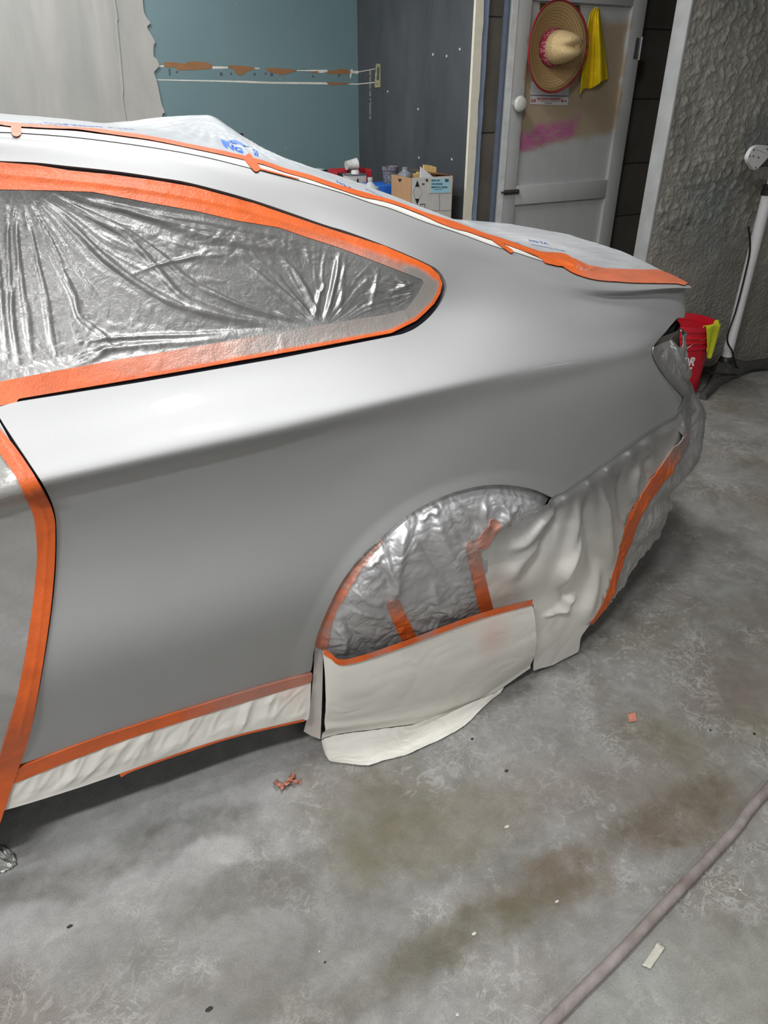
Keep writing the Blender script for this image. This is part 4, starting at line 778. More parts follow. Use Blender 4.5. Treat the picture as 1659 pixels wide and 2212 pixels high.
# narrow return of the paper into the arch
wa = np.array([atY(*p) for p in cr([(680, 1400, .045), (677, 1450, .05), (670, 1520, .06), (656, 1580, .075)], 8)]); wb_ = np.array([atY(*p) for p in cr([(698, 1405, .03), (697, 1460, .03), (695, 1530, .045), (692, 1597, .085)], 8)])
me_ = (wa+wb_)/2+np.array([0, .012, 0]); Pr = np.stack([wa, me_, wb_], 1); Pr[-3:, 1, 2] -= np.array([.004, .010, .012])
o = link('paper_return', clip_mesh('paper_return', Pr, np.ones(Pr.shape[:2]), {'spray': np.clip(np.repeat(np.linspace(.7, .05, len(Pr))[:, None], 3, 1), 0, 1), 'pink': np.full(Pr.shape[:2], .25)}), M_PAPER); world_child(o, lp)

# ---------------------------------------------------------------- film over roof, rear glass and boot
rf = empty('roof_masking', (-.2, .91, 1.3), 'clear plastic film with blue print over the coupe roof, rear glass and boot', 'masking film')
TAPE_C = cr([(-60, 268), (0, 270), (25, 273), (114, 278), (177, 282), (253, 292), (329, 302), (420, 320), (496, 336), (569, 354), (617, 370), (665, 383), (713, 399), (780, 420), (816, 429), (857, 441), (917, 464), (953, 478), (989, 490), (1011, 497), (1050, 511), (1091, 524), (1149, 545), (1182, 556), (1215, 562), (1248, 582), (1298, 596), (1381, 600), (1447, 601), (1478, 612)], 5)
TAPE_W = [9, 9, 9, 8, 8, 8, 9, 9, 10, 10, 10, 11, 12, 12, 15, 10, 9, 9, 16, 18, 13, 12, 12, 11, 13, 22, 26, 22, 20, 20, 20, 8]
TAPE_W = [w_*(.72 if k < 24 else 1.0) for k, w_ in enumerate(TAPE_W)]; tcs = sdf_stroke(TAPE_C+np.array([0, 2]), TAPE_W)
def topside(px, py): # signed distance above the tape line in px
    return np.interp(px, TAPE_C[:, 0], TAPE_C[:, 1])-py
def roof_disp(px, py, P):
    x, y = P[..., 0], P[..., 1]; yy = np.minimum(y, 1.82-y)
    ke = np.clip((yy-.42)/.2, 0, 1); d = .0012+ke*(.004*crumple(x*5, y*7, 3)+.0010*noise2(x*9-y*6, y*22)+.003)
    bx = np.interp(x, [-.46, -.436, -.376, -.321, -.276, -.231, -.205, -.19, -.176, -.152, -.13, -.107, -.083, -.05], [0, .001, .016, .031, .042, .052, .058, .056, .050, .038, .028, .016, .005, 0])
    r = np.hypot((x+.21)/.2, (y-.91)/.32); d = d+bx*np.clip(1-np.abs(y-.91)/.34, 0, 1)**1.3   # tent over the roof aerial
    th = np.arctan2((y-.91)*.6, x+.21); d = d+.003*np.sin(th*38+3*noise2(x*5, y*5))*np.clip(1-np.abs(r-.7)/.6, 0, 1)
    th2 = np.arctan2(y-.33, x-.545); r2 = np.hypot(x-.545, y-.33); d = d+.0035*np.clip((y-.31)/.06, 0, 1)*np.sin(th2*22)*np.clip(1-r2/.22, 0, 1)*np.clip(r2/.04, 0, 1)
    return d
sw = lambda px, py, P, U, V: np.where(P[..., 1] < .5, topside(px, py)+3, 9)
u = np.linspace(-2.2, 1.30, 460); v = np.linspace(13, 15, 110); P0 = S.grid(u, v, False); P0f = P0*np.array([1, -1, 1])+np.array([0, 1.82, 0])
Pa = np.concatenate([P0, P0f[:, -2::-1]], 1); Nn = S.normals(Pa); px, py = proj(Pa)
Pd = Pa+np.array([0, 0, 1.0])*roof_disp(px, py, Pa)[..., None]+Nn*.001
dd = np.where((Pa[..., 1] < .55), topside(px, py)+3, 5.0); dd = np.where(Pa[..., 0] < -1.2, np.minimum(Pa[..., 1]-.39, 9)*100, dd)
far_edge = np.linspace(0, 1, 219)[None, :]
film_me = clip_mesh('film', Pd, dd, {'spray': np.clip(.35*np.clip((Pa[..., 0]-.3)/.4, 0, 1)*np.clip((.75-Pa[..., 1])/.3, 0, 1), 0, .3), 'pink': 0*px})
fo = link('film', film_me, M_RFILM); world_child(fo, rf)
bvh = BVHTree.FromPolygons([v_.co[:] for v_ in film_me.vertices], [tuple(p_.vertices) for p_ in film_me.polygons])
# paper strip between tape and the silver edge, then the tape itself
tls = lambda px, py: np.interp(px, T_LINE[:, 0], T_LINE[:, 1])-py
pd_ = lambda px, py, P: .0014+.0012*crumple(P[..., 0]*9, P[..., 2]*14, 2)*np.clip(tls(px, py)/10, 0, 1)
patch('paper_strip', M_PAPER, rf, lambda px, py, P, U, V: np.where((px > -55) & (px < 1490), np.minimum(tls(px, py), 2-topside(px, py)), -5), (-1.0, .93), (12.3, 14.5), 420, 90, disp=pd_, spray=lambda px, py, P: .35*np.clip(1-tls(px, py)/10, 0, 1), pink=lambda px, py, P: 0*px, flare=False)
td_ = lambda px, py, P: .0028+.9*(roof_disp(px, py, P)-.0012)+.0006*crumple(P[..., 0]*30, P[..., 1]*40, 2)
def tape_on_roof(sd_, ur=(-1.0, .95), nu_=420): return patch('tape', M_TAPE, rf, lambda px, py, P, U, V: np.where((px > -55) & (P[..., 1] < .6), sd_(px, py), -5), ur, (12.3, 14.7), nu_, 340, disp=td_, spray=lambda px, py, P: .18*np.clip((px-1240)/30, 0, 1)+0*px, flare=False)
tape_on_roof(lambda px, py: np.maximum(tcs(px, py), np.where(px > 1240, np.minimum(tls(px, py)+1, topside(px, py)*0+16-np.abs(topside(px, py))), -5)))
tape_on_roof(sdf_stroke([(35, 272), (36, 288)], 22), (-1.0, -.5), 160); tape_on_roof(sdf_stroke([(536, 347), (553, 366)], 16), (-.5, -.1), 200); tape_on_roof(sdf_stroke([(1066, 520), (1103, 545)], 8), (.1, .5), 160)
tape_on_roof(sdf_stroke([(1180, 563), (1205, 566), (1232, 572)], [16, 22, 16]), (.3, .6), 160); tape_on_roof(sdf_stroke(cr([(555, 366), (600, 378), (645, 390)], 3), [3.5, 3, 1.5]), (-.5, .1), 300)
# blue print
def px_cast(x, y, lift=.0035):
    d = Vector(ray(x, y)).normalized(); h = bvh.ray_cast(Vector(CAM), d)
    return None if h[0] is None else h[0]-d*lift
def text_mesh(s, size=1.0, bold=0.0, shear=0.0):
    c = bpy.data.curves.new('t', 'FONT'); c.body = s; c.size = size; c.offset = bold; c.shear = shear; c.resolution_u = 3
    o = bpy.data.objects.new('t', c); COL.objects.link(o); dg = bpy.context.evaluated_depsgraph_get(); me = bpy.data.meshes.new_from_object(o.evaluated_get(dg))
    bpy.data.objects.remove(o); return me
def print_on(name, me, origin, ax, ay, m, parent):   # lay lettering on the film: local x, y run along photo directions ax, ay
    bm = bmesh.new(); bm.from_mesh(me); bmesh.ops.triangulate(bm, faces=bm.faces); bmesh.ops.subdivide_edges(bm, edges=bm.edges, cuts=1); bad = []
    for v_ in bm.verts:
        q = px_cast(origin[0]+v_.co.x*ax[0]+v_.co.y*ay[0], origin[1]+v_.co.x*ax[1]+v_.co.y*ay[1])
        if q is None: bad.append(v_)
        else: v_.co = q
    bmesh.ops.delete(bm, geom=bad, context='VERTS')
    return from_bm(name, bm, m, parent)
print_on('lettering', text_mesh('NG', 1.0, .05, .0), (487, 318), (26, 9), (-3, -15), M_BLUE, rf)
sw_pts = [(476, 299), (490, 305), (500, 302), (510, 303), (525, 310), (541, 318), (520, 313), (500, 308), (496, 311), (486, 318), (480, 310)]
bm = bmesh.new(); vs_ = [bm.verts.new((x, -y, 0)) for x, y in sw_pts]; bm.faces.new(vs_); bmesh.ops.triangulate(bm, faces=bm.faces); mm = bpy.data.meshes.new('s'); bm.to_mesh(mm); bm.free()
print_on('emblem', mm, (0, 0), (1, 0), (0, -1), M_BLUE, rf)
for s, og, ax, ay in (('TA', (546, 327), (9, 3.4), (-1.5, -8)), ('PE', (550, 335), (9, 3.4), (-1.5, -8))): print_on('lettering', text_mesh(s, 1.0, .05), og, ax, ay, M_BLUE, rf)
M_DBLUE = simple('dark_blue_print', srgb(34, 78, 170), .4)
for s, og, ax, ay in (('CUT HERE', (1060, 519), (14, 1.6), (-9, -4)), ('NG TA', (1145, 521), (13, 2.2), (-7, -5.5)), ('MASKING FILM', (1150, 529), (11, 2.2), (-6, -3)), ('MASKING FILM', (20, 266), (30, 1.3), (-6, -3.2)), ('MASKING FILM', (95, 265), (30, 2.4), (-6, -3)), ('NG TA', (728, 394), (14, 6.5), (-4, -7)), ('MASKING FILM', (790, 409), (9, 4.2), (-3, -3.5))):
    print_on('lettering', text_mesh(s, 1.0, .02), og, ax, ay, M_DBLUE, rf)

# ---------------------------------------------------------------- things on the door
def local(o, parent): o.parent = parent; return o
def mk_straw():
    m, nt, b = newmat('woven_straw'); g = G(nt); co = g.coord()
    wv = g.n('ShaderNodeTexWave', wave_type='RINGS', rings_direction='Z', i={'Vector': co, 'Scale': 24, 'Distortion': 1.2, 'Detail': 2, 'Detail Scale': 3}).outputs['Fac']
    n = g.noise(co, 120, 3); c = g.mix(g.math('MULTIPLY', g.math('ADD', wv, n), .5), srgb(150, 118, 76), srgb(196, 164, 114))
    g.to(c, b, 'Base Color'); b.inputs['Roughness'].default_value = .75; g.to(g.bump(g.math('ADD', wv, n), .35, .003), b, 'Normal'); return m
M_STRAW = mk_straw(); M_STRAWL = simple('pale_straw', srgb(206, 180, 132), .75, var=.2, vscale=160, bump=.4, bscale=220)
def mk_bandana():
    m, nt, b = newmat('red_bandana'); g = G(nt); co = g.coord(); v = g.n('ShaderNodeTexVoronoi', i={'Vector': co, 'Scale': 70}).outputs['Distance']
    g.to(g.mix(g.ramp(v, [(.25, 1.0), (.5, 0.0)]), srgb(150, 42, 66), srgb(205, 130, 145)), b, 'Base Color'); b.inputs['Roughness'].default_value = .85; return m
hp = atY(1194, 103, YD-.085)
hat = empty('straw_hat', hp, 'wide straw hat with red brim edge and red bandana band, hanging on white door', 'hat')
hat.rotation_euler = (math.radians(90), 0, math.radians(3))
def hat_ring(prof, n=64, ex=1.0, ey=1.0, fn=None):
    bm = bmesh.new(); bm_lathe(bm, prof, n, None, False)
    for v_ in bm.verts:
        v_.co.x *= ex; v_.co.y *= ey
        if fn: fn(v_)
    bmesh.ops.recalc_face_normals(bm, faces=bm.faces); return bm
def brim_fn(v_):
    r = math.hypot(v_.co.x, v_.co.y); a = math.atan2(v_.co.y, v_.co.x); v_.co.z += .012*math.cos(2*a)*(r/.2)**2
BR = .200
local(from_bm('brim', hat_ring([(.078, -.006), (.095, -.004), (.125, .004), (.165, .018), (BR, .036), (BR, .033), (.165, .014), (.125, .0), (.095, -.009), (.078, -.011)], 72, fn=brim_fn), M_STRAW, None, True), hat)
M_REDB = simple('red_binding', srgb(150, 28, 44), .8)
bm = bmesh.new(); ring = []
for k in range(73):
    a = 2*math.pi*k/72; ring.append((BR*math.cos(a), BR*math.sin(a), .0345+.012*math.cos(2*a)))
bm_tube(bm, ring, .0042, 8); local(from_bm('brim_binding', bm, M_REDB, None, True), hat)
def crown_fn(v_):
    z = v_.co.z; t = max(0, (z-.07)/.07)
    if z > .03: v_.co.z = .03+(z-.03)*1.32
    if t > 0:   # pinched, dented top
        v_.co.y *= 1-.22*t; v_.co.z -= .032*math.exp(-(v_.co.y/.018)**2)*t*(1.0 if v_.co.x < .02 else .7); v_.co.x += .006*t
local(from_bm('crown', hat_ring([(.084, -.008), (.086, .01), (.083, .035), (.079, .06), (.075, .085), (.070, .108), (.060, .128), (.044, .140), (.022, .144), (.002, .145)], 64, 1.0, .92, crown_fn), M_STRAWL, None, True), hat)
local(from_bm('hat_band', hat_ring([(.089, -.008), (.093, .0), (.092, .016), (.090, .030), (.084, .034)], 64, 1.0, .92), mk_bandana(), None, True), hat)
bm = bmesh.new()
for k in range(40):
    a = 2*math.pi*k/40; bmesh.ops.create_icosphere(bm, subdivisions=1, radius=.0022, matrix=Matrix.Translation((.0835*math.cos(a), .0835*.92*math.sin(a), .042)))
M_HOLE = simple('dark_holes', (.03, .02, .012), .9); h_ = local(from_bm('vent_holes', bm, M_HOLE, None), hat); h_['kind'] = 'stuff'
# towel
M_YEL = simple('yellow_microfibre', srgb(246, 214, 20), .95, var=.08, bump=.5, bscale=300); M_YELG = simple('lime_microfibre', srgb(200, 206, 40), .95, var=.1, bump=.5, bscale=300)
tw = empty('yellow_towel', tuple(atY(1289, 16, DF-.01)), 'bright yellow microfibre towel hanging on the white door right of the hat', 'towel')
le = resamp(cr([(1284, 16), (1273, 34), (1266, 80), (1263, 120), (1258, 162), (1254, 203)], 8), 60); re_ = resamp(cr([(1294, 16), (1297, 38), (1304, 90), (1311, 140), (1314, 171)], 8), 60)
S1 = np.linspace(0, 1, 40); Pt = np.zeros((60, 40, 3))
for i in range(60):
    for j, s in enumerate(S1):
        x = le[i, 0]*(1-s)+re_[i, 0]*s; y = le[i, 1]*(1-s)+re_[i, 1]*s
        if i > 52: y -= (i-52)*1.1*max(0, math.sin(s*math.pi*3.1))*(1-s)
        t = i/59; Pt[i, j] = atY(x, y, DF+.012-.010*(1-t)-(.022+.020*t)*(.5+.5*math.sin(s*9+1.2*t+.6))*min(1, t*4+.25)-.004*math.sin(s*23+3*t)-.012*math.sin(math.pi*s))
o = link('cloth', clip_mesh('cloth', Pt, np.ones((60, 40))), M_YEL); world_child(o, tw); sm_ = o.modifiers.new('thick', 'SOLIDIFY'); sm_.thickness = .004
tube('nail', [tuple(atY(1289, 17, DF+.02)), tuple(atY(1289, 17, DF-.03))], .003, M_STEEL, tw, 8)
# papers pinned to the door
PFACE = DF+.0215
M_CARD = simple('calendar_paper', srgb(196, 197, 198), .6, var=.04); M_RED = simple('red_ink', srgb(190, 40, 48), .6); M_INK = simple('black_ink', (.012, .012, .012), .6); M_BLUI = simple('blue_ink', srgb(90, 110, 170), .6)
cal = empty('wall_calendar', tuple(atY(1186, 228, PFACE)), 'white hardware shop calendar with red lettering, pinned below the straw hat', 'calendar')
def on_door(poly, m, nm, par, lift=0.0, t=.001): return prism(nm, [atY(x, y, PFACE-lift) for x, y in poly], (0, -1, 0), t, m, par)
on_door([(1147, 176), (1229, 181), (1228, 207), (1146, 205)], M_CARD, 'sheet', cal, t=.003); on_door([(1146, 206.5), (1228, 208.5), (1226, 227.5), (1145, 225)], M_CARD, 'header_card', cal, t=.002)
on_door([(1146, 205), (1228, 207), (1228, 208.2), (1146, 206.2)], M_INK, 'fold', cal, t=.0025)
def flat_text(s, px, py, wid, hgt, dpx, m, nm, par, Yp, bold=.02, shear=0.0, slope=0.0):
    me = text_mesh(s, 1.0, bold, shear); xs = [v_.co.x for v_ in me.vertices]; ys = [v_.co.y for v_ in me.vertices]; x0, x1 = min(xs), max(xs); y0, y1 = min(ys), max(ys)
    for v_ in me.vertices:
        a = (v_.co.x-x0)/(x1-x0); b_ = (v_.co.y-y0)/(y1-y0); v_.co = Vector(atY(px+wid*a, py+slope*wid*a-hgt*b_, Yp))
    o = link(nm, me, m, None, False); return world_child(o, par)
flat_text("FRANKLIN'S HARDWARE", 1160.5, 215.5, 50, 4.6, 0, M_RED, 'lettering', cal, PFACE-.0026, .03, 0, .012)
flat_text("ACE", 1146.5, 220.5, 11.5, 6.5, 0, M_RED, 'emblem', cal, PFACE-.0026, .05, .25, .01)
flat_text('-------', 1177, 223.5, 15, 1.0, 0, M_INK, 'lettering', cal, PFACE-.0026, .0, 0, .012)
on_door([(1161, 217.6), (1210, 218.4), (1210, 218.9), (1161, 218.1)], M_RED, 'rule', cal, lift=.0026, t=.0002)
on_door([(1212, 215.5), (1216, 215.6), (1216, 221), (1212, 220.8)], M_RED, 'emblem', cal, lift=.0026, t=.0002); on_door([(1217, 217), (1224, 217.3), (1224, 220), (1217, 219.7)], M_BLUI, 'emblem', cal, lift=.0026, t=.0002)
M_PIC = simple('leafy_print', srgb(70, 72, 36), .5, var=.9, vscale=45)
pc = prism('door_picture', [atY(x, y, PFACE) for x, y in ((1166, 6), (1252, 11), (1254, 30), (1250, 45), (1166, 44))], (0, -1, 0), .0015, M_PIC)
tag(pc, 'small dark green leafy print pinned behind the straw hat on the door', 'picture')

# ---------------------------------------------------------------- bucket, cloth, lamp stand
M_REDP = simple('red_bucket_plastic', srgb(196, 24, 44), .38, var=.10, vscale=14); M_WHITE = simple('white_print', (.78, .78, .78), .5, var=.05)
bc = atZ(1453, 838); bk = empty('bucket', bc, 'red plastic bucket with white letters standing behind the coupe bumper', 'bucket')
BH = .375
KB = .955
prof = [(.0, .0), (.128, 0), (.131, .004), (.139, .255), (.150, .257), (.151, .272), (.142, .275), (.142, .288), (.152, .290), (.152, .298), (.143, .300), (.143, .312), (.153, .314), (.153, .322), (.144, .325), (.144, .345), (.154, .350), (.155, BH), (.149, BH), (.140, .30), (.124, .006), (.0, .006)]
bm = bmesh.new(); bm_lathe(bm, [(r_*KB, z_) for r_, z_ in prof], 48, None, False); bmesh.ops.recalc_face_normals(bm, faces=bm.faces); local(from_bm('shell', bm, M_REDP, None, True, 30), bk)
bm = bmesh.new(); hp_ = [(.156*math.cos(a), .156*math.sin(a), .30-.16*math.sin(math.pi*i/24)) for i, a in enumerate(np.linspace(math.radians(60), math.radians(240), 25))]; bm_tube(bm, hp_, .0025, 8); local(from_bm('handle', bm, M_STEEL, None, True), bk)
cang = math.atan2(CAM[1]-bc[1], CAM[0]-bc[0])
def wrap_text(s, a0, zc, hgt, wid, m):
    me = text_mesh(s, 1.0, .04, .18); xs = [v_.co.x for v_ in me.vertices]; ys = [v_.co.y for v_ in me.vertices]; x0, x1, y0, y1 = min(xs), max(xs), min(ys), max(ys)
    bm = bmesh.new(); bm.from_mesh(me); bmesh.ops.triangulate(bm, faces=bm.faces); bmesh.ops.subdivide_edges(bm, edges=bm.edges, cuts=1)
    for v_ in bm.verts:
        z = zc+hgt*((v_.co.y-y0)/(y1-y0)-.5); r = .1315+.0079*(z-.004)/.251+.0012; r *= KB; r += .0006; a = a0+wid*((v_.co.x-x0)/(x1-x0)-.5)/r
        v_.co = (r*math.cos(a), r*math.sin(a), z)
    return local(from_bm('lettering', bm, m, None), bk)
wrap_text('OR', cang+.36, .194, .050, .078, M_WHITE); wrap_text('IT', cang+.40, .138, .050, .050, M_WHITE)
# cloth over the bucket rim
ca = math.radians(-72); cl = empty('lime_cloth', tuple(bc+np.array([.15*math.cos(ca), .15*math.sin(ca), BH])), 'lime yellow cloth draped over the rim of the red bucket', 'cloth')
nS, nT = 40, 50; Pc = np.zeros((nS, nT, 3))
for i, s in enumerate(np.linspace(-1, 1, nS)):
    for j, t in enumerate(np.linspace(0, 1, nT)):
        a = ca+s*(.55-.36*max(0, (t-.25)/.75))-.10*max(0, t-.3); q = t*.30
        if q < .07: r, z = .147-.004-.004*(q/.07), BH-.07+q
        elif q < .09: th = (q-.07)/.02*math.pi; r, z = .152-.010*math.cos(th), BH+.006*math.sin(th)+.002
        else: r, z = .163+.004*math.sin(s*7)+.006*math.sin(s*4+1), BH-(q-.09)*(.80-.25*abs(s)**2)
        r *= KB; Pc[i, j] = bc+np.array([r*math.cos(a), r*math.sin(a), z+.0])
o = link('cloth', clip_mesh('cloth', Pc, np.ones((nS, nT))), M_YELG); world_child(o, cl); md = o.modifiers.new('thick', 'SOLIDIFY'); md.thickness = .003
# lamp stand
M_POLE = simple('white_enamel_pole', srgb(214, 214, 214), .35, var=.05); M_BLKP = simple('black_plastic', (.015, .015, .016), .45); M_CAST = simple('dusty_dark_iron', srgb(70, 69, 67), .7, var=.3, vscale=40); M_CORD = simple('black_cable', (.012, .012, .013), .5)
pb = atY(1571, 766, 1.46); px_, py_ = pb[0], pb[1]
ls = empty('lamp_stand', (px_, py_, 0), 'white lamp stand with black collar and white end plate by the rough wall', 'lamp stand')
def vz(y, xx): return CAM[2]+ray(xx, y)[2]*np.hypot(px_-CAM[0], py_-CAM[1])/np.hypot(*ray(xx, y)[:2])
zc1 = vz(420, 1642); lathe('pole', [(.027, .12), (.027, zc1)], M_POLE, ls, 24, Matrix.Translation((px_, py_, 0))); lathe('inner_pole', [(.016, zc1), (.016, zc1+.75)], M_POLE, ls, 20, Matrix.Translation((px_, py_, 0)))
lathe('collar', [(.028, zc1-.002), (.034, zc1), (.034, zc1+.022), (.029, zc1+.024), (.029, zc1+.030), (.033, zc1+.032), (.033, zc1+.046), (.022, zc1+.05)], M_BLKP, ls, 24, Matrix.Translation((px_, py_, 0)))
lathe('socket', [(.040, .045), (.040, .10), (.034, .125), (.029, .13)], M_BLKP, ls, 24, Matrix.Translation((px_, py_, 0)))
for tx, ty in ((1518, 856), (1700, 772), (1500, 800)):
    e = atZ(tx, ty, .02); d_ = np.array([e[0]-px_, e[1]-py_]); L_ = min(np.linalg.norm(d_), .60); d_ = d_/np.linalg.norm(d_); nrm = np.array([-d_[1], d_[0]])
    bm = bmesh.new(); secs = []
    for t, hw, z0, z1 in ((0.02, .055, .015, .105), (.12, .055, .012, .10), (.22, .042, .010, .085), (.34, .030, .006, .062), (1.0, .018, .0, .032)):
        c_ = np.array([px_, py_])+d_*L_*t; secs.append([bm.verts.new((*(c_+nrm*a*hw*b2), z)) for a, z, b2 in ((-1, z0, 1), (1, z0, 1), (1, (z0+z1)*.6, 1), (.5, z1, 1), (-.5, z1, 1), (-1, (z0+z1)*.6, 1))])
    for a, b_ in zip(secs, secs[1:]):
        for k in range(6): bm.faces.new((a[k], a[(k+1) % 6], b_[(k+1) % 6], b_[k]))
    bm.faces.new(secs[0]); bm.faces.new(secs[-1][::-1]); bmesh.ops.recalc_face_normals(bm, faces=bm.faces); from_bm('leg', bm, M_CAST, ls, True, 40)
outl = cr([(1641, 313.5), (1660, 315), (1668, 322), (1662, 336), (1649, 352), (1632, 367), (1625, 362), (1617, 349), (1617, 337), (1627, 320)], 4, True)
prism('end_plate', [atY(x, y, 1.36) for x, y in outl], (0, 1, 0), .02, M_POLE, ls)
cpt = atY(1645, 338, 1.40); box('lamp_head', (cpt[0]-.05, 1.38, cpt[2]-.045), (cpt[0]+.30, 1.44, cpt[2]+.05), M_CAST, ls, .01); box('bracket', (px_-.012, 1.42, cpt[2]-.08), (px_+.012, py_+.01, cpt[2]+.02), M_BLKP, ls, .003)
for x, y in ((1628, 323), (1619, 337), (1627, 337), (1638, 340), (1632, 362), (1657, 322)):
    p = atY(x, y, 1.359); lathe('screw', [(.0045, 0), (.0045, .003), (.002, .004)], M_STEEL, ls, 10, Matrix.Translation(p) @ Matrix.Rotation(math.pi/2, 4, 'X'))
flat_text('o ======', 1634, 324, 22, 2.2, 0, M_STEEL, 'lettering', ls, 1.3585, 0, 0, .45)
cord = cr([atY(1617, 490, 1.42), atY(1620, 540, 1.425), atY(1608, 600, 1.42), atY(1590, 670, 1.42), atY(1571, 730, 1.42), atY(1582, 760, 1.41), atY(1589, 787, 1.40), atZ(1592, 797, .06), atZ(1560, 803, .05), atZ(1500, 800, .04)], 8)
tube('cord', cord, .005, M_CORD, ls, 8)
tube('cord', cr([atZ(1500, 806, .03), atZ(1540, 806, .10), atZ(1590, 809, .03), atZ(1630, 800, .012), atZ(1700, 795, .012)], 8), .005, M_CORD, ls, 8)

# ---------------------------------------------------------------- workbench and clutter in the far corner
M_WOOD = simple('worn_plywood', srgb(140, 110, 76), .7, var=.25, vscale=10); M_KRAFT = simple('kraft_cardboard', srgb(168, 134, 100), .85, var=.06); M_WCARD = simple('white_cardboard', srgb(196, 194, 190), .8, var=.05)
BZ = .745
wbn = empty('workbench', (1.1, 3.0, 0), 'plywood workbench against the charcoal wall, holding paint shop clutter', 'workbench')
box('bench_top', (.82, 2.40, BZ-.03), (1.59, 3.70, BZ), M_WOOD, wbn, .003)
for x in (.87, 1.54):
    for y in (2.46, 3.64): box('leg', (x-.03, y-.03, 0), (x+.03, y+.03, BZ-.03), M_WOOD, wbn, .003)
def zb(l, k=5.925, ox=720, oy=330): return [(ox+x/k, oy+y/k) for x, y in l]
# cardboard box: white front, kraft side
BX0, BX1, BY0, BY1 = atY(889.5, 385, 2.45)[0], atY(977, 388, 2.45)[0], 2.45, None
BY1 = atX(847, 385, BX0)[1]; BZ1 = atY(889.5, 385, 2.45)[2]
cb = empty('paint_carton', ((BX0+BX1)/2, (BY0+BY1)/2, BZ), 'open carton with white printed front, kraft side and pale blue label', 'box')
th = .004
box('front', (BX0, BY0, BZ), (BX1, BY0+th, BZ1), M_WCARD, cb); box('side', (BX0-th, BY0, BZ), (BX0, BY1, BZ1), M_KRAFT, cb); box('side', (BX1, BY0, BZ), (BX1+th, BY1, BZ1), M_KRAFT, cb); box('back', (BX0, BY1-th, BZ), (BX1, BY1, BZ1), M_KRAFT, cb); box('bottom', (BX0, BY0, BZ), (BX1, BY1, BZ+th), M_KRAFT, cb)
M_BROWN = simple('brown_flap', srgb(120, 82, 58), .85)
prism('flap', [(BX1, BY0+.02, BZ1), (BX1, BY1, BZ1), (BX1-.12, BY1+.02, BZ1+.018), (BX1-.12, BY0+.03, BZ1+.012)], (0, 0, 1), .003, M_BROWN, cb)
def onbox(l, m, nm, lift=.0006, t=.0004): return prism(nm, [atY(x, y, BY0-lift) for x, y in zb(l)], (0, -1, 0), t, m, cb)
M_LABEL = simple('pale_blue_label', srgb(160, 208, 226), .6, var=.03)
onbox([(1212, 330), (1528, 332), (1512, 512), (1215, 520)], M_WCARD, 'label_backing', t=.002); onbox([(1252, 332), (1488, 330), (1485, 505), (1245, 515)], M_LABEL, 'label', .0028)
for a, b_, y in ((1255, 1370, 355), (1255, 1392, 400), (1255, 1450, 442)):
    x = a
    while x < b_: wdt_ = random.choice((3, 5, 8)); onbox([(x, y-12), (x+wdt_, y-12), (x+wdt_, y+12), (x, y+12)], M_INK, 'barcode', .0034, .0002); x += wdt_+random.choice((3, 5))
onbox([(1430, 335), (1475, 335), (1475, 370), (1430, 375)], M_GREY, 'print', .0034, .0002)
onbox([(1290, 468), (1400, 466), (1400, 471), (1290, 473)], M_INK, 'print', .0034, .0002)
onbox([(1076, 350), (1104, 435), (1047, 435)], M_INK, 'arrow'); onbox([(1045, 588), (1103, 588), (1074, 665)], M_INK, 'arrow')
for a, b_ in zip([(1047, 438), (1020, 505), (1050, 585)], [(1020, 505), (1050, 585), None]):
    if b_: onbox([a, (a[0]+3, a[1]), (b_[0]+3, b_[1]), b_], M_GREY, 'outline')
for a, b_ in (((1104, 438), (1135, 505)), ((1135, 505), (1103, 585))): onbox([a, (a[0]+3, a[1]), (b_[0]+3, b_[1]), b_], M_GREY, 'outline')
onbox([(1175, 338), (1235, 338), (1200, 376)], M_INK, 'arrow')
onbox([(1112, 655), (1175, 655), (1175, 664), (1112, 664)], M_INK, 'handling_mark'); onbox([(1112, 664), (1117, 664), (1117, 720), (1112, 720)], M_INK, 'handling_mark'); onbox([(1170, 664), (1175, 664), (1175, 720), (1170, 720)], M_INK, 'handling_mark')
onbox([(1136, 390), (1168, 390), (1168, 412), (1136, 412)], M_GREY, 'print'); onbox([(1357, 525), (1361, 525), (1361, 740), (1357, 740)], M_GREY, 'seam'); onbox([(1200, 740), (1525, 738), (1525, 742), (1200, 744)], M_GREY, 'seam')
p0 = [(BX0-th-.0006, *atX(x, y, BX0-th)[1:]) for x, y in zb([(825, 335), (880, 335), (852, 378)])]; prism('arrow', p0, (-1, 0, 0), .0004, M_INK, cb)
# in the carton
M_PINE = simple('pale_pine', srgb(214, 184, 120), .7, var=.12, vscale=30)
ym = (BY0+BY1)/2
for l in ([(1160, 155), (1220, 158), (1225, 330), (1160, 330)], [(1225, 162), (1262, 165), (1262, 330), (1228, 330)], [(1264, 168), (1320, 185), (1312, 330), (1264, 330)], [(1080, 248), (1110, 246), (1110, 330), (1085, 330)], [(1035, 275), (1080, 262), (1080, 330), (1040, 330)]):
    pp = [atY(x, y, ym+.02) for x, y in zb(l)]; pp = pp[:2]+[np.array([pp[2][0], ym+.02, BZ+.005]), np.array([pp[3][0], ym+.02, BZ+.005])]
    tag(prism('wood_strip', pp, (0, 1, 0), .012, M_PINE), 'pale pine paint stirring strip standing in the open carton', 'wood strip', 'pine strips standing in the carton')
M_SHEET = simple('white_paper', srgb(216, 216, 222), .7, var=.03)
pp = [atY(x, y, BY0+.025) for x, y in zb([(1120, 180), (1305, 330), (1290, 340), (1108, 340)])]; pp[2][2] -= .05; pp[3][2] -= .05
tag(prism('folded_paper', pp, (0, 1, 0), .006, M_SHEET), 'folded white paper triangle poking out of the open carton', 'paper')
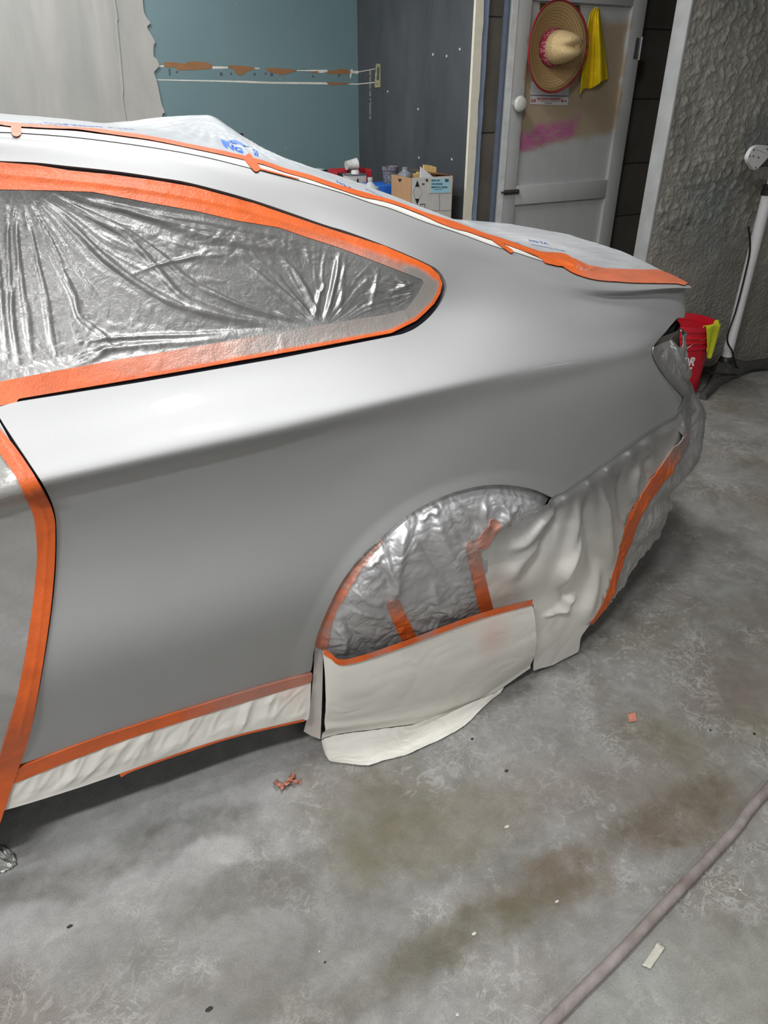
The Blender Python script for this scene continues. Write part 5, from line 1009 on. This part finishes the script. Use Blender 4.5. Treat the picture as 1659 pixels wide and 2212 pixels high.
# cups, cans and bins behind the carton
def at_bench(x, y, Y): return atY(x, y, Y)
M_SPLAT = simple('grey_splattered_plastic', srgb(104, 104, 112), .5, var=.75, vscale=70); M_TIN = simple('bright_tin', (.55, .55, .56), .22, .9, var=.1); M_CLR = simple('cloudy_plastic', srgb(176, 180, 184), .25, var=.08)
M_BLUEB = simple('blue_carton', srgb(24, 88, 176), .5); M_REDBIN = simple('red_plastic_bin', srgb(170, 36, 48), .45); M_WPL = simple('white_plastic', srgb(206, 206, 204), .4); M_TINW = simple('white_metal_can', srgb(184, 184, 182), .45, var=.12, vscale=50)
y1 = 2.72; a = at_bench(817, 403, y1); b_ = at_bench(849, 401, y1); a0 = at_bench(796, 404, y1)
bb_ = empty('blue_carton', ((a0[0]+b_[0])/2, y1, BZ), 'blue and white carton lying under the splattered cup', 'box')
box('body', (a[0], y1, BZ), (b_[0]+.05, y1+.22, a[2]), M_BLUEB, bb_, .002); box('end_panel', (a0[0]-.03, y1-.001, BZ), (a[0], y1+.22, a[2]+.0005), M_WCARD, bb_, .002); TOPZ = a[2]
pp = [atY(x, y, y1-.002) for x, y in zb([(525, 462), (568, 455), (568, 500), (540, 498)])]; prism('print', pp, (0, -1, 0), .0004, M_INK, bb_)
c = at_bench(843, 400, y1+.10); z1 = at_bench(845, 359, y1+.10)[2]
cup = empty('paint_cup', (c[0], c[1], TOPZ), 'grey paint splattered mixing cup standing on the blue carton', 'cup')
lathe('cup_body', [(.0, 0), (.034, 0), (.036, .004), (.042, z1-TOPZ-.022), (.047, z1-TOPZ-.020), (.048, z1-TOPZ), (.045, z1-TOPZ), (.038, .01), (.0, .01)], M_SPLAT, cup, 28, Matrix.Translation((c[0], c[1], TOPZ)), False)
c = np.array([1.306, 2.595, at_bench(872, 380, 2.595)[2]]); zt = at_bench(872, 361, 2.595)[2]
lt = empty('lidded_pot', (c[0], c[1], BZ), 'round pot with a grey domed lid and knob, inside the open carton', 'pot')
h0 = c[2]-BZ; M_LID = simple('grey_domed_lid', srgb(112, 116, 124), .35, var=.15)
lathe('pot_body', [(0, 0), (.038, 0), (.040, .004), (.040, h0-.006), (.0, h0-.006)], M_TIN, lt, 28, Matrix.Translation((c[0], c[1], BZ)), False)
lathe('lid', [(.041, h0-.006), (.041, h0), (.036, h0+.012), (.020, h0+.022), (.016, h0+.028), (.016, zt-BZ-.004), (.012, zt-BZ), (0, zt-BZ)], M_LID, lt, 28, Matrix.Translation((c[0], c[1], BZ)), False)
y2 = 3.02; a = at_bench(753, 379, y2); b_ = at_bench(792, 379, y2)
tn = empty('white_can', ((a[0]+b_[0])/2, y2+.04, BZ), 'square white metal can with white cap, in front of the red bin', 'can')
box('can_body', (a[0], y2, BZ), (b_[0], y2+.08, a[2]), M_TINW, tn, .005); box('can_top', (a[0]-.002, y2-.002, a[2]-.004), (b_[0]+.002, y2+.082, a[2]+.004), M_TIN, tn, .002)
lathe('cap', [(.024, 0), (.024, .012), (.021, .018), (0, .018)], M_WPL, tn, 24, Matrix.Translation(((a[0]+b_[0])/2+.004, y2+.04, a[2]+.004)))
box('print', ((a[0]+b_[0])/2-.006, y2-.0025, a[2]-.075), ((a[0]+b_[0])/2+.004, y2-.001, a[2]-.02), M_INK, tn)
y3 = 3.22; a = at_bench(727, 366, y3); b_ = at_bench(803, 366, y3)
rb = empty('red_bin', ((a[0]+b_[0])/2, y3+.06, BZ), 'red plastic parts bin behind the white can', 'bin')
box('back', (a[0], y3+.12, BZ), (b_[0], y3+.128, b_[2]+.004), M_REDBIN, rb, .002); box('front', (a[0], y3, BZ), (b_[0], y3+.008, a[2]-.05), M_REDBIN, rb, .002); box('bottom', (a[0], y3, BZ), (b_[0], y3+.128, BZ+.006), M_REDBIN, rb)
for x in (a[0], b_[0]-.008): 
    for k in range(4): box('side_slat', (x, y3+.001, BZ+.02+k*.062), (x+.008, y3+.127, BZ+.062+k*.062), M_REDBIN, rb, .002)
M_DKJ = simple('black_jar_lid', (.02, .02, .022), .35)
j = at_bench(739, 376, y3+.075); jr = empty('jar', (j[0], j[1], BZ+.006), 'dark blue labelled jar standing in the red bin', 'jar'); lathe('jar_body', [(0, 0), (.024, 0), (.026, .004), (.026, j[2]-BZ-.02), (0, j[2]-BZ-.02)], simple('blue_label', srgb(60, 80, 150), .5, var=.4, vscale=60), jr, 20, Matrix.Translation((j[0], j[1], BZ+.006)), False); lathe('jar_lid', [(.028, 0), (.028, .02), (0, .022)], M_DKJ, jr, 20, Matrix.Translation((j[0], j[1], j[2]-.014)))
j = at_bench(762, 372, y3+.045); jr = empty('black_lid_jar', (j[0], j[1], BZ+.006), 'jar with shiny black lid standing in the red bin', 'jar'); lathe('jar_body', [(0, 0), (.022, 0), (.024, .004), (.024, j[2]-BZ-.02), (0, j[2]-BZ-.02)], M_CLR, jr, 20, Matrix.Translation((j[0], j[1], BZ+.006)), False); lathe('jar_lid', [(.026, 0), (.026, .018), (.02, .024), (0, .024)], M_DKJ, jr, 20, Matrix.Translation((j[0], j[1], j[2]-.014)))
# white cup lying on the bin edge with a paper cone filter
wc = at_bench(753, 358, y3+.13); wcup = empty('white_cup', tuple(wc), 'white plastic cup lying on its side on the red bin', 'cup')
Mx = Matrix.Translation((wc[0]-.03, y3+.10, wc[2]+.004)) @ Matrix.Rotation(math.radians(86), 4, 'Y'); lathe('cup_body', [(0, 0), (.026, 0), (.033, .07), (.036, .07), (.0345, .068), (.025, .003), (0, .003)], M_WPL, wcup, 24, Mx, False)
pp = [atY(x, y, y3+.10) for x, y in zb([(285, 62), (312, 190), (216, 190)])]; tag(prism('strainer_cone', pp, (0, 1, 0), .004, M_CLR), 'pale paper paint strainer cone leaning by the white cup', 'strainer')
c = at_bench(800, 407, 2.672); zt = at_bench(808, 388, 2.672)[2]
cn = empty('cone_top_tin', (c[0], c[1], BZ), 'small tin with a cone top left of the blue carton', 'tin'); h0 = c[2]-BZ
lathe('tin_body', [(0, 0), (.04, 0), (.04, h0), (.038, h0+.004), (.013, zt-BZ-.012), (.012, zt-BZ), (0, zt-BZ)], M_CLR, cn, 28, Matrix.Translation((c[0], c[1], BZ)), False); lathe('cap', [(.014, 0), (.014, .014), (0, .015)], M_CLR, cn, 16, Matrix.Translation((c[0], c[1], zt-.002)))
a = at_bench(674, 367, 3.45); b_ = at_bench(706, 368, 3.45)
wt = empty('white_tub', ((a[0]+b_[0])/2, 3.48, BZ), 'white rounded tub with dark rim by the teal wall', 'tub'); box('tub_body', (a[0], 3.44, BZ), (b_[0], 3.56, a[2]), M_WPL, wt, .014); box('rim', (a[0]-.003, 3.437, a[2]-.012), (b_[0]+.003, 3.563, a[2]-.002), M_DKJ, wt, .005)
a = atY(516, 288, 3.64); b_ = atY(524.5, 288, 3.64)
pst = empty('black_pole', (a[0], 3.65, 0), 'black pole leaning nowhere, standing upright by the teal wall', 'pole'); pst['label'] = 'black upright post standing against the teal wall behind the coupe'
box('post', (a[0], 3.63, .012), (b_[0], 3.63+b_[0]-a[0], a[2]), M_BLKP, pst, .002); box('foot', (a[0]-.06, 3.57, 0), (b_[0]+.06, 3.72, .012), M_BLKP, pst)

# ---------------------------------------------------------------- on the floor
def mk_hose():
    m, nt, b = newmat('dusty_hose_rubber'); g = G(nt); co = g.coord(); n = g.noise(co, 16, 5, .6); c = g.mix(g.ramp(n, [(.35, 0.0), (.65, 1.0)]), srgb(118, 107, 102), srgb(150, 143, 142))
    c = g.mix(g.ramp(g.noise(co, 9, 2), [(.70, 0.0), (.74, .7)]), c, srgb(150, 92, 66)); g.to(c, b, 'Base Color'); b.inputs['Roughness'].default_value = .65; g.to(g.bump(g.noise(co, 90, 4), .25, .003), b, 'Normal'); return m
HR = .0112
hpts = [atZ(x, y, HR) for x, y in ((1900, 1450), (1652, 1712), (1590, 1790), (1505, 1882), (1420, 1972), (1340, 2058), (1262, 2135), (1190, 2208), (1130, 2275), (1000, 2450))]
hpts = [np.array([5.4, -1.6, HR]), np.array([4.0, -1.2, HR]), np.array([2.5, -.62, HR])]+hpts+[hpts[-1]+np.array([-.6, -.25, 0]), hpts[-1]+np.array([-1.3, -.75, 0]), hpts[-1]+np.array([-2.1, -1.5, 0])]
hs = tube('air_hose', cr(hpts, 12), HR, mk_hose(), None, 16)
tag(hs, 'thick dusty grey air hose lying across the concrete floor', 'hose')
M_PINK = simple('dusty_pink_tape', srgb(190, 128, 110), .7, var=.15, vscale=60)
def scrap(name, poly, m, label, cat, group=None, lift=.002, curl=.01, n=10, seed=1):
    P2 = np.array([atZ(x, y, 0) for x, y in poly]); sx = np.linspace(0, 1, n); P = np.zeros((n, n, 3))
    for i, a in enumerate(sx):
        for j, b_ in enumerate(sx):
            p = P2[0]*(1-a)*(1-b_)+P2[1]*a*(1-b_)+P2[2]*a*b_+P2[3]*(1-a)*b_; p = p.copy()
            p[2] = lift+curl*abs(float(noise2(np.array(a*3+seed), np.array(b_*3+seed*2)))*1.6); P[i, j] = p
    o = link(name, clip_mesh(name, P, np.ones((n, n))), m); md = o.modifiers.new('thick', 'SOLIDIFY'); md.thickness = .0012; tag(o, label, cat, group); return o
def wad(name, strips, m, label, cat):
    e = empty(name, tuple(atZ(*strips[0][0], 0)), label, cat)
    for k, st in enumerate(strips):
        P = np.zeros((14, 5, 3))
        c = cr([(x, y, z) for x, y, z in st[1]], 6); c = resamp(c, 14)
        for i in range(14):
            t = c[min(i+1, 13)]-c[max(i-1, 0)]; nx_, ny_ = -t[1], t[0]; L_ = max(math.hypot(nx_, ny_), 1e-6)
            for j in range(5):
                s = (j/4-.5)*st[2]; tw_ = math.sin(i*.5+k*2)
                P[i, j] = atZ(c[i, 0]+nx_/L_*s*(1-.5*abs(tw_)), c[i, 1]+ny_/L_*s*(1-.5*abs(tw_)), max(.002, c[i, 2]+.009*tw_*(j/4-.5)*2+.004))
        o = link('strip', clip_mesh('strip', P, np.ones((14, 5))), m); world_child(o, e); md = o.modifiers.new('thick', 'SOLIDIFY'); md.thickness = .001
    return e
wad('tape_scraps', [((610, 1695), [(594, 1688, .004), (602, 1694, .012), (612, 1702, .004)], 14), ((610, 1695), [(606, 1704, .003), (614, 1694, .014), (626, 1690, .004)], 12), ((610, 1695), [(622, 1690, .006), (630, 1678, .016), (637, 1674, .004)], 14), ((610, 1695), [(628, 1680, .010), (638, 1688, .010), (650, 1688, .003)], 12)], M_PINK, 'crumpled twist of dusty pink masking tape on the floor near the sill', 'tape scrap')
scrap('tape_square', [(1354, 1544), (1372, 1541), (1376, 1559), (1358, 1562)], M_PINK, 'small pink square of tape on the floor right of the car', 'tape scrap', curl=.004, seed=3)
M_PALE = simple('pale_tape', srgb(186, 184, 172), .6, var=.15, vscale=60, bump=.6, bscale=90)
scrap('tape_strip', [(1386, 2088), (1420, 2037), (1437, 2048), (1404, 2095)], M_PALE, 'pale torn strip of tape on the floor beside the hose', 'tape scrap', curl=.005, seed=5)
M_CRUMB = simple('dark_grit', (.03, .03, .03), .8); M_CRUMBL = simple('pale_grit', srgb(196, 196, 190), .7)
for k, (x, y, r, m_) in enumerate(((1094, 1666, .0055, 0), (452, 2181, .006, 0), (151, 2002, .005, 0), (702, 2079, .003, 0), (1629, 1586, .006, 0), (1534, 1578, .005, 0), (1020, 1597, .005, 0), (1095, 1787, .006, 1), (1203, 1948, .004, 1), (1024, 2018, .005, 1), (1599, 1923, .004, 1), (690, 2056, .003, 1), (988, 2193, .005, 1))):
    p = atZ(x, y, 0); bm = bmesh.new(); bmesh.ops.create_icosphere(bm, subdivisions=1, radius=1.0)
    for v_ in bm.verts: v_.co = Vector((p[0]+v_.co.x*r*(1+.4*math.sin(k)), p[1]+v_.co.y*r*.7, r*.35+v_.co.z*r*.35))
    tag(from_bm('grit', bm, (M_CRUMB, M_CRUMBL)[m_]), ('dark', 'pale')[m_]+' speck of grit lying on the grey concrete floor', 'grit', ('dark', 'pale')[m_]+' specks of grit on the floor')
cf = empty('crumpled_film', tuple(atZ(10, 1860, 0)), 'crumpled scrap of clear plastic film on the floor at the left edge', 'plastic scrap')
SS, TT = np.meshgrid(np.linspace(0, 1, 60), np.linspace(0, 1, 40), indexing='ij'); Pz = np.zeros((60, 40, 3))
for i in range(60):
    for j in range(40): Pz[i, j] = atZ(-60+105*SS[i, j], 1818+70*TT[i, j]+10*SS[i, j], 0)
Pz[..., 2] = .002+.055*crumple(SS*4+1, TT*3, 3)*np.sin(np.pi*SS)*np.sin(np.pi*TT)
o = link('film', clip_mesh('film', Pz, .42-np.hypot(SS-.5, TT-.5)-.06*noise2(SS*6, TT*6), {'spray': np.full(SS.shape, .15), 'pink': 0*SS}), M_BFILM); world_child(o, cf)
